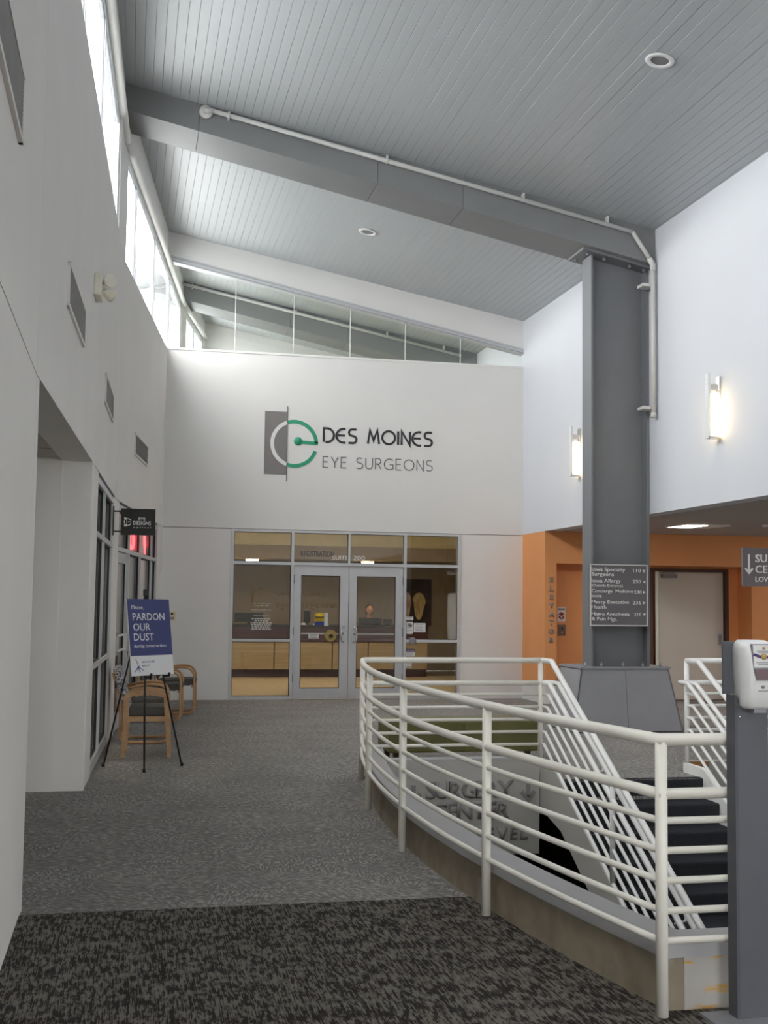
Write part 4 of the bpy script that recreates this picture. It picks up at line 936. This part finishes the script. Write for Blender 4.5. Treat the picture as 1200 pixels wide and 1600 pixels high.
# ------------------------------------------------------------------ easel with notice board
ap = Vector((.186, 11.66, 1.657)); F1, F2, F3 = Vector((.209, 11.37, 0)), Vector((.57, 11.75, 0)), Vector((-.167, 11.8, 0))
ea = thing('easel', 'black folding tripod easel standing beside the chairs', 'easel', (.2, 11.6, 0))
for F_ in (F1, F2, F3):
    lg = MB().tube([F_, ap], .009, 8).build('leg', BLACK, ea); MB().lathe([(.014, 0), (.016, .03), (.009, .035)], F_, 10).build('rubber_foot', BLACK, lg)
MB().box(ap.x-.025, ap.x+.025, ap.y-.02, ap.y+.02, ap.z-.03, ap.z+.03).build('head', BLACK, ea, bevel=.006)
bn = (F1-ap).cross(F2-ap).normalized(); bn = bn if bn.y < 0 else -bn
for F_ in (F1, F2):
    q = F_+(ap-F_)*((.86)/ap.z); MB().tube([q, q+bn*.02, q+bn*.075, q+bn*.08+Vector((0, 0, .03))], .011, 8).build('hook', BLACK, ea)
q1, q2 = F1+(ap-F1)*.25, F2+(ap-F2)*.25; q3 = F3+(ap-F3)*.25; mid = (q1+q2+q3)/3
bd = thing('notice_board', 'blue and white construction notice board resting on the black easel', 'sign', (.24, 11.6, .88))
BLc = Vector((.063, 11.354, .88)); BRc = Vector((.462, 11.783, .878)); TLc = Vector((-.009, 11.413, 1.594))
ub = (BRc-BLc); Wb = ub.length; ub.normalize(); vb = (TLc-BLc); vb = vb-ub*vb.dot(ub); Hb = vb.length; vb.normalize()
TBd = frameM(BLc+bn*.012, ub, vb)
MB().box(0, Wb, 0, Hb, -.006, .006, TBd).build('panel', PAPER, bd); MB().box(0, Wb, Hb*.258, Hb, .006, .0068, TBd).build('blue_field', BLUE, bd)
TB = lambda fx, fz: TBd @ Matrix.Translation((fx*Wb, fz*Hb, .0068))
text('Please,', .042, LETTER_W, bd, TB(.09, .865), w=.28*Wb, thick=.001)
for s, fx, fz, w_ in (('PARDON', .10, .72, .76), ('OUR', .10, .585, .40), ('DUST', .10, .455, .47)): text(s, .072, LETTER_W, bd, TB(fx, fz), w=w_*Wb, bold=.006, thick=.001)
text('during construction', .032, LETTER_W, bd, TB(.09, .365), w=.76*Wb, thick=.001)
TS = TBd @ Matrix.Translation((.165*Wb, .115*Hb, .006)); mb = MB()
for a, l0, l1 in ((112, -.05, .085), (30, -.03, .02), (-28, 0, .085), (-72, 0, .055), (-112, 0, .045), (-140, 0, .075)):
    ca, sa = math.cos(math.radians(a)), math.sin(math.radians(a)); mb.ribbon([(l0*ca, l0*sa), (l1*ca, l1*sa)], .006, TS, .001)
mb.build('star_mark', NAVY, bd)
text('HEALTHCARE', .017, NAVY, bd, TBd @ Matrix.Translation((.25*Wb, .165*Hb, .006)), w=.3*Wb, thick=.001); text('REALTY', .017, NAVY, bd, TBd @ Matrix.Translation((.25*Wb, .115*Hb, .006)), w=.18*Wb, thick=.001)

# ------------------------------------------------------------------ chairs along the left wall (local +x is the front, y across)
def arm_chair(loc, rz, label):
    c = thing('wooden_armchair', label, 'chair', (0, 0, 0))
    for s in (-1, 1):
        y = s*.27
        MB().prism([(.455, y-.02, 0), (.49, y-.02, 0), (.475, y-.02, .40), (.46, y-.02, .62), (.405, y-.02, .62), (.42, y-.02, .40)], (0, .04, 0)).build('leg', WOOD, c)
        MB().prism([(-.01, y-.02, 0), (.03, y-.02, 0), (.065, y-.02, .40), (.06, y-.02, .61), (.005, y-.02, .61), (.015, y-.02, .40)], (0, .04, 0)).build('leg', WOOD, c)
        up_ = [(.0, .60), (.03, .635), (.12, .66), (.22, .668), (.32, .66), (.41, .64), (.465, .61)]; lo_ = [(.41, .60), (.32, .62), (.22, .628), (.12, .62), (.055, .60)]
        MB().prism([(a, y-.025, b_) for a, b_ in up_+lo_], (0, .05, 0)).build('arm', WOOD, c)
        MB().prism([(.06, y-.016, .36), (.43, y-.016, .36), (.43, y-.016, .41), (.06, y-.016, .41)], (0, .032, 0)).build('side_apron', WOOD, c)
    MB().box(.425, .455, -.25, .25, .35, .41).build('front_apron', WOOD, c); MB().box(.03, .06, -.25, .25, .35, .41).build('rear_apron', WOOD, c)
    MB().box(.03, .45, -.245, .245, .41, .505).build('seat', CHARCOAL, c, bevel=.022)
    M_ = Matrix.Translation((.05, 0, .45)) @ Matrix.Rotation(-.28, 4, 'Y')
    MB().box(-.035, .035, -.245, .245, 0, .47, M_).build('backrest', PATTERN, c, bevel=.02); MB().box(-.055, -.036, -.25, .25, .34, .42, M_).build('back_rail', WOOD, c)
    c.location = loc; c.rotation_euler = (0, 0, rz); return c
arm_chair((.012, 12.71, 0), .043*-1+.0, 'wooden armchair with patterned backrest and charcoal seat directly behind the easel')
def bent_chair():
    c = thing('bentwood_chair', '', 'chair', (0, 0, 0))
    for s in (-1, 1):
        y = s*.265; r = .07
        def R_(cx_, cz_, a0, a1, rr=r): return [(p[0], y, p[1]) for p in arc(cx_, cz_, rr, a0, a1, 6)]
        pts = [(.06, y, .60)]+[(.2, y, .64), (.33, y, .655)]+R_(.40, .52, 80, 0, .13)+R_(.46, .09, 0, -90)+R_(.08, .09, 270, 180)+[(.012, y, .30), (.0, y, .45), (-.03, y, .72)]
        MB().tube(pts, .0165, 10).build('side_frame', WOOD, c)
    MB().tube([(.08, -.265, .018), (.08, .265, .018)], .014, 8).build('cross_bar', WOOD, c); MB().tube([(.10, -.265, .40), (.10, .265, .40)], .014, 8).tube([(.5, -.265, .385), (.5, .265, .385)], .012, 8).build('seat_rail', WOOD, c)
    MB().prism([(.02, -.245, .41), (.46, -.245, .40), (.53, -.245, .42), (.555, -.245, .455), (.54, -.245, .485), (.46, -.245, .495), (.02, -.245, .475)], (0, .49, 0)).build('seat', CHARCOAL, c, bevel=.012)
    M_ = Matrix.Translation((.015, 0, .50)) @ Matrix.Rotation(-.16, 4, 'Y'); MB().box(-.028, .028, -.245, .245, 0, .36, M_).build('backrest', CHARCOAL, c, bevel=.02)
    return c
bc = bent_chair(); bc.location = (-.025, 13.83, 0); bc.rotation_euler = (0, 0, -.02); bc['label'] = 'bentwood sled chair with charcoal seat just behind the wooden armchair'; bc['group'] = 'bentwood chairs along the left wall'
for loc, lab in (((.23, 16.24, 0), 'bentwood sled chair right of the easel board, nearer of the pair by the glazing'), ((.46, 17.22, 0), 'bentwood sled chair farthest along the left wall, next to the end wall')):
    o = copy_tree(bc, loc, -.10); o['label'] = lab

# ------------------------------------------------------------------ olive bench
be = thing('bench', 'low olive green upholstered bench on the carpet beyond the stair opening', 'bench', (3.35, 11.9, 0))
MB().box(2.575, 4.12, 11.6, 12.15, .11, .42).build('seat', OLIVE, be, bevel=.02)
MB().box(2.60, 4.10, 11.59, 11.60, .30, .305).build('seam', mat('olive_seam', '4a4923', .6), be)
MB().box(3.34, 3.345, 11.594, 11.60, .13, .40).build('seam', MATS['olive_seam'], be)
for x in (2.66, 4.03):
    for y in (11.68, 12.08): MB().prism([(x-.03, y-.03, .12), (x+.03, y-.03, .12), (x+.02, y-.02, 0), (x-.02, y-.02, 0)], (0, .05, 0)).build('leg', mat('dark_wood', '3a2519', .5), be)

# ------------------------------------------------------------------ orange lift lobby on the right
OW = struct(empty('wall_lobby', (8, 18.3, 0))); YO = 18.26
MB().box(XR, XR+.2, YO, YB, .29, 2.768).build('orange_panel', ORANGE, OW); MB().box(XR-.004, XR+.2, YO-.004, YB, 0, .285).build('white_plinth', WALL_W, OW)
MB().box(XR+.2, 10.24, YO, YO+.2, 2.25, 2.77).build('orange_lintel', ORANGE, OW); MB().box(10.24, 10.58, YO, YO+.5, 0, 2.77).build('orange_panel', ORANGE, OW)
YR = 18.72
MB().box(XR+.2, 8.60, YR, YR+.15, 0, 2.4).build('orange_panel', ORANGE, OW); MB().box(10.02, 10.3, YR, YR+.15, 0, 2.4).build('orange_panel', ORANGE, OW); MB().box(8.60, 10.02, YR, YR+.15, 2.22, 2.4).build('orange_panel', ORANGE, OW)
MB().box(XR+.2, 10.24, YO+.2, YR, 2.25, 2.3).build('recess_soffit', ORANGE, OW)
MB().box(10.58, 14.2, 20.5, 20.7, 0, 2.77).build('brown_panel', BROWN, OW); MB().box(10.45, 10.58, YO+.5, 20.6, 0, 2.77).build('brown_panel', BROWN, OW)
MB().box(8.55, 10.1, 19.4, 19.5, 0, 2.4).build('brown_panel', BROWN, OW)
D4 = struct(empty('door_4', (8.7, YR, 0)))
for q in ((8.60, 8.66, 0, 2.22), (9.99, 10.05, 0, 2.22), (8.66, 9.99, 2.17, 2.22)): MB().box(q[0], q[1], YR-.03, YR+.16, q[2], q[3]).build('frame', DOORFR, D4)
MB().box(8.79, 9.97, YR+.02, YR+.065, .015, 2.165).build('leaf', BEIGE_DOOR, D4); MB().box(8.745, 8.765, YR-.01, YR+.06, 0, 2.17).build('jamb_strip', ALUW, D4)
MB().box(8.83, 9.10, YR-.05, YR+.02, 2.06, 2.12).build('closer', STEEL, D4); MB().box(8.85, 9.05, YR-.045, YR-.03, 2.125, 2.14).build('closer_arm', STEEL, D4)
MB().box(9.875, 9.935, YR+.0, YR+.02, .93, 1.12).build('pull_plate', CHROME, D4); MB().box(9.895, 9.915, YR-.02, YR, .95, 1.10).build('pull', STEEL, D4)
ev = thing('elevator_lettering', 'vertical raised grey letters reading ELEVATOR on the orange wall edge', 'sign', (6.69, YO, 1.4))
for i, ch_ in enumerate('ELEVATOR'):
    text(ch_, .088, mat('letter_metal', '989087', .5), ev, FX(6.70, 1.945-i*.1385, YO), 'letter', bold=.03, thick=.02, align='C')
cp = thing('call_panel', 'metal lift call button panel on the orange wall beside the column', 'panel', (7.05, YR, 1.1)); mb = MB(); mb.box(6.985, 7.115, YR-.014, YR, 1.075, 1.255); mb.build('plate', mat('panel_bronze', '6b5448', .35, .5), cp)
for z in (1.20, 1.13): MB().lathe([(.018, 0), (.018, .008), (0, .008)], seg=14, M=Matrix.Translation((7.05, YR-.014, z)) @ Matrix.Rotation(PI/2, 4, 'X')).build('button', BLACK if z > 1.15 else CHROME, cp)
fp = thing('fire_notice', 'white notice with dark red diamond emblem above the lift call buttons', 'notice', (7.045, YR, 1.32)); MB().box(6.975, 7.115, YR-.004, YR, 1.31, 1.545).build('sheet', PAPER, fp)
mb = MB(); mb.prism([(7.045+.055*math.sin(a), YR-.007, 1.40+.068*math.cos(a)) for a in [PI/3*i for i in range(6)]], (0, .003, 0)); mb.build('emblem', RED, fp)
mb = MB(); mb.ribbon([(-.045, .02), (0, -.02), (.045, .02)], .012, FX(7.045, 1.40, YR-.007), .002); mb.ribbon([(0, -.02), (0, -.06)], .01, FX(7.045, 1.40, YR-.007), .002); mb.build('emblem_lines', PAPER, fp)
MB().box(6.985, 7.105, YR-.006, YR-.004, 1.495, 1.525).build('heading', GREYP, fp)
struct(MB().box(XR+.25, 14.2, -9, YB, 2.771, 2.95).box(8.2, 14.2, YB, 20.6, 2.771, 2.95).build('ceiling', mat('lobby_ceiling', 'b5b0ab', .9, 0, .02, 3)))
tf = thing('ceiling_light', 'square lit ceiling panel over the lift lobby near the column', 'light', (8.2, 16.1, 2.76)); MB().box(7.86, 8.22, 15.82, 16.45, 2.755, 2.769).build('diffuser', emit('lamp_lobby', 'fff3ea', 6.5), tf); MB().box(8.22, 8.5, 15.82, 16.45, 2.757, 2.769).build('reflector', TRIMW, tf)
mb = MB()
for q in ((7.83, 7.86, 15.8, 16.47), (8.5, 8.53, 15.8, 16.47), (7.83, 8.53, 15.79, 15.82), (7.83, 8.53, 16.45, 16.48)): mb.box(q[0], q[1], q[2], q[3], 2.752, 2.769)
mb.build('frame', TRIMW, tf)
for x, y, wh in ((12.2, 16.1, 'by the dark brown wall'), (9.4, 10.5, 'beside the stair opening')):  # extra panels out of view, added to brighten the lobby
    t2 = thing('ceiling_light', 'added unseen lobby lighting panel '+wh, 'light', (x, y, 2.76), 'added lobby lighting panels'); MB().box(x-.3, x+.3, y-.3, y+.3, 2.752, 2.769).build('diffuser', MATS['lamp_lobby'], t2)
sm = thing('smoke_detector', 'small round detector on the lobby ceiling right of the lit panel', 'detector', (9.1, 15.7, 2.74)); MB().lathe([(0, 0), (.05, 0), (.065, .02), (.07, .03)], (9.0, 15.6, 2.74), 20).build('body', WHITE, sm); MB().lathe([(0, -.01), (.02, -.008), (.02, 0)], (9.0, 15.6, 2.74), 12).build('sensor', GREYP, sm)
# far side walls of the lobby and the hall end behind the viewer
struct(MB().box(14.2, 14.4, -3.0, 20.7, 0, 2.9).build('wall_side', WALL_L))
WF = struct(empty('wall_front', (4, -9.1, 0)))
MB().box(-.8, -.35, -9.3, -9.1, 0, 8).build('panel', WALL_W, WF); MB().box(-.35, 14.4, -9.3, -9.1, 5.6, 8).build('panel', WALL_W, WF); MB().box(3.6, 14.4, -9.3, -9.1, 0, 5.6).build('panel', WALL_W, WF); MB().box(-.35, 3.6, -9.3, -9.1, 3.0, 5.6).build('panel', WALL_W, WF)
W9 = struct(empty('window_9', (4, -9.1, 0)))
def grid(w, o, u, L, z1, nx, zs):
    T = frameM(o, u, (0, 0, 1))
    for i in range(nx+1): MB().box(i*L/nx-.03, i*L/nx+.03, 0, z1, -.06, .06, T).build('mullion', ALU, w)
    for z in zs: MB().box(0, L, z-.03, z+.03, -.05, .05, T).build('frame_rail', ALU, w)
    zz = [0]+list(zs)+[z1]
    for i in range(nx):
        for za, zb in zip(zz, zz[1:]): MB().box(i*L/nx+.03, (i+1)*L/nx-.03, za+.03, zb-.03, -.005, .005, T).build('pane', GLASS, w)
grid(W9, (-.35, -9.2, 0), (1, 0, 0), 3.95, 3.0, 3, (1.0,))
W11 = struct(empty('window_10', (14.3, -9, 0))); grid(W11, (14.3, -9.2, 0), (0, 1, 0), 6.2, 2.77, 4, (1.0,))  # glazing added out of view to throw daylight on the left wall
def portal(o, u, L, h, nrm_):
    P = bpy.data.lights.new('portal', 'AREA'); P.shape = 'RECTANGLE'; P.size = L; P.size_y = h; P.cycles.is_portal = True
    q = bpy.data.objects.new('portal', P); COL.objects.link(q); u = Vector(u); n_ = Vector(nrm_)
    M_ = Matrix((u, (-n_).cross(u), -n_)).transposed().to_4x4(); M_.translation = Vector(o); q.matrix_world = M_
portal((1.62, -9.35, 1.5), (1, 0, 0), 3.9, 3.0, (0, 1, 0)); portal((14.45, -6.1, 1.4), (0, 1, 0), 6.2, 2.8, (-1, 0, 0))
struct(MB().box(-30, 60, -40, -9.4, -.4, -.05).build('ground_outside', mat('paving_outside', '9b9a96', .9)))
struct(MB().box(14.5, 60, -9.4, 30, -.4, -.05).build('ground_outside', MATS['paving_outside']))
# suspended direction sign, cut by the frame edge
ss = thing('hanging_sign', 'dark taupe hanging direction sign with white arrow under the right wall edge', 'sign', (7.3, 12, 1.8))
MB().box(6.63, 8.1, 12.0, 12.04, 1.815, 2.242).build('board', SIGNBROWN, ss)
for x in (7.1, 7.9): MB().tube([(x, 12.02, 2.24), (x, 12.02, 2.77)], .008, 8).build('rod', STEEL, ss)
mb = MB(); A3 = FX(6.70, 1.96, 12.0); mb.ribbon([(0, .21), (0, .02)], .022, A3, .003); mb.ribbon([(-.045, .055), (0, .005), (.045, .055)], .022, A3, .003); mb.build('arrow', LETTER_W, ss)
text('SURGERY', .088, LETTER_W, ss, FX(6.775, 2.085, 12.0), w=.56, bold=.02, thick=.003); text('CENTER', .088, LETTER_W, ss, FX(6.775, 1.965, 12.0), w=.47, bold=.02, thick=.003); text('LOWER LEVEL', .058, LETTER_W, ss, FX(6.775, 1.87, 12.0), w=.52, bold=.02, thick=.003)

# ------------------------------------------------------------------ wall sconces
LAMP = emit('sconce_glass_lit', 'ffdfa6', 2.6)
for i, (y, lab) in enumerate(((12.43, 'lit wall sconce on the white right wall, right of the column'), (16.74, 'lit wall sconce half hidden behind the steel column'))):
    s = thing('wall_sconce', lab, 'light', (XR, y, 3.5), 'wall sconces on the right wall')
    x = XR
    MB().box(x-.02, x, y-.04, y+.04, 3.95, 4.22).build('back_plate', CHROME, s)
    MB().box(x-.13, x-.02, y-.03, y+.03, 4.06, 4.13).build('arm', CHROME, s)
    MB().box(x-.155, x-.125, y-.035, y+.035, 3.50, 4.25).build('front_bar', ALUW, s)
    MB().tube([(x-.07, y, 3.53), (x-.07, y, 4.02)], .052, 16).build('glass_tube', LAMP, s)
    MB().box(x-.15, x-.02, y-.05, y+.05, 3.50, 3.525).build('bottom_cap', CHROME, s)
# ------------------------------------------------------------------ recessed ceiling downlights (off)
for i, (x, y, lab) in enumerate(((4.836, 10.229, 'round recessed downlight in the plank ceiling nearest the viewer'), (3.351, 16.959, 'round recessed downlight in the plank ceiling beyond the beam'))):
    s = thing('ceiling_light', lab, 'light', (x, y, ceil_z(x)), 'downlights in the plank ceiling')
    q = nrm.to_track_quat('Z', 'Y').to_matrix().to_4x4(); M_ = Matrix.Translation((x, y, ceil_z(x)-.002)) @ q
    MB().lathe([(.088, .0), (.092, -.012), (.135, -.010), (.14, .0)], seg=32, M=M_).build('trim_ring', WHITE, s)
    MB().lathe([(.086, -.002), (.07, -.001), (.045, -.0012), (.0, -.0015)], seg=32, M=M_).build('reflector', mat('reflector_grey', '8a8a8c', .35, .3), s)

# ------------------------------------------------------------------ hand sanitizer stand
sd = thing('sanitizer_stand', 'grey metal floor stand holding the hand sanitizer dispenser at the railing corner', 'stand', (2.42, 4.35, 0))
MB().box(2.362, 2.492, 4.33, 4.365, .012, 1.22).build('post', mat('stand_grey', '5c5e64', .45, .1), sd)
MB().box(2.350, 2.362, 4.33, 4.40, .012, 1.25).build('post_side', mat('stand_dark', '505157', .5), sd)
MB().box(2.325, 2.54, 4.372, 4.385, 1.252, 1.459).build('back_plate', MATS['stand_grey'], sd)
MB().box(2.39, 2.47, 4.366, 4.374, 1.2, 1.45).build('mount', MATS['stand_grey'], sd)
MB().box(2.24, 2.62, 4.15, 4.43, 0, .012).build('base_plate', mat('base_grey', '8b8c90', .5), sd)
MB().lathe([(.005, 0), (.005, .004), (0, .005)], seg=8, M=Matrix.Translation((2.372, 4.33, 1.165)) @ Matrix.Rotation(PI/2, 4, 'X')).build('screw', CHROME, sd)
ds = thing('sanitizer_dispenser', 'white wall-type hand sanitizer dispenser with printed label on the grey stand', 'dispenser', (2.43, 4.3, 1.2))
bm = bmesh.new(); rings = []; DX = 2.431
for z, hw, dp in ((1.20, .056, .088), (1.212, .060, .10), (1.26, .063, .112), (1.33, .066, .119), (1.40, .068, .119), (1.435, .067, .113), (1.455, .060, .098), (1.466, .045, .07)):
    ring = []
    for t in range(17):
        a = PI*t/16; ex = .32
        cxx = math.copysign(abs(math.cos(a))**ex, math.cos(a)); sy = math.sin(a)**ex
        ring.append(bm.verts.new((DX-hw*cxx, 4.372-dp*sy, z)))
    rings.append(ring)
for A_, B_ in zip(rings, rings[1:]):
    for j in range(16): f = bm.faces.new((A_[j], A_[j+1], B_[j+1], B_[j])); f.smooth = True
    bm.faces.new((A_[16], A_[0], B_[0], B_[16]))
bm.faces.new(rings[0]); bm.faces.new(rings[-1][::-1])
mb = MB(); mb.bm.free(); mb.bm = bm; mb.build('housing', WHITE, ds)
yf = 4.372-.1215
def plate(pts, y, t, nm, mt):
    mb = MB(); mb.prism([(DX+px, y, z) for px, z in pts], (0, t, 0)); return mb.build(nm, mt, ds)
plate([(-.049, 1.453), (.049, 1.453), (.046, 1.40), (.040, 1.345), (.029, 1.312), (-.029, 1.312), (-.040, 1.345), (-.046, 1.40)], yf, .012, 'bezel', GREYP)
plate([(-.045, 1.449), (.045, 1.449), (.041, 1.362), (-.041, 1.362)], yf-.002, .003, 'label_sheet', PAPER)
plate([(-.039, 1.355), (.039, 1.355), (.028, 1.316), (-.028, 1.316)], yf-.002, .003, 'sight_window', mat('window_tint', '7a646a', .2))
mb = MB(); mb.ribbon([(DX-.044, 1.412), (DX-.034, 1.411), (DX-.02, 1.405), (DX, 1.402), (DX+.02, 1.403), (DX+.043, 1.408)], .011, FX(0, 0, yf-.002), .001); mb.build('label_band', PURPLE, ds)
for nm, r, z in (('label_seal', .0125, 1.405), ('label_logo', .006, 1.438)):
    MB().lathe([(0, 0), (r, 0), (r, .002), (0, .002)], seg=18, M=Matrix.Translation((DX, yf-.0025, z)) @ Matrix.Rotation(PI/2, 4, 'X')).build(nm, mat('seal_gold', 'c2a468', .5), ds)
for z, w_ in ((1.426, .06), (1.420, .05), (1.381, .066), (1.374, .05)):
    MB().box(DX-w_/2, DX+w_/2, yf-.0028, yf-.0019, z-.0012, z+.0012).build('label_print', GREYP, ds)
MB().lathe([(0, 0), (.007, 0), (.007, .001), (0, .001)], seg=10, M=Matrix.Translation((DX, 4.372-.1155, 1.287)) @ Matrix.Rotation(PI/2, 4, 'X')).build('maker_mark', GREYP, ds)
MB().box(DX-.02, DX+.02, 4.2545, 4.256, 1.270, 1.274).build('maker_mark', GREYP, ds)
MB().box(2.405, 2.457, 4.28, 4.36, 1.185, 1.2).build('nozzle_shroud', GREYP, ds)
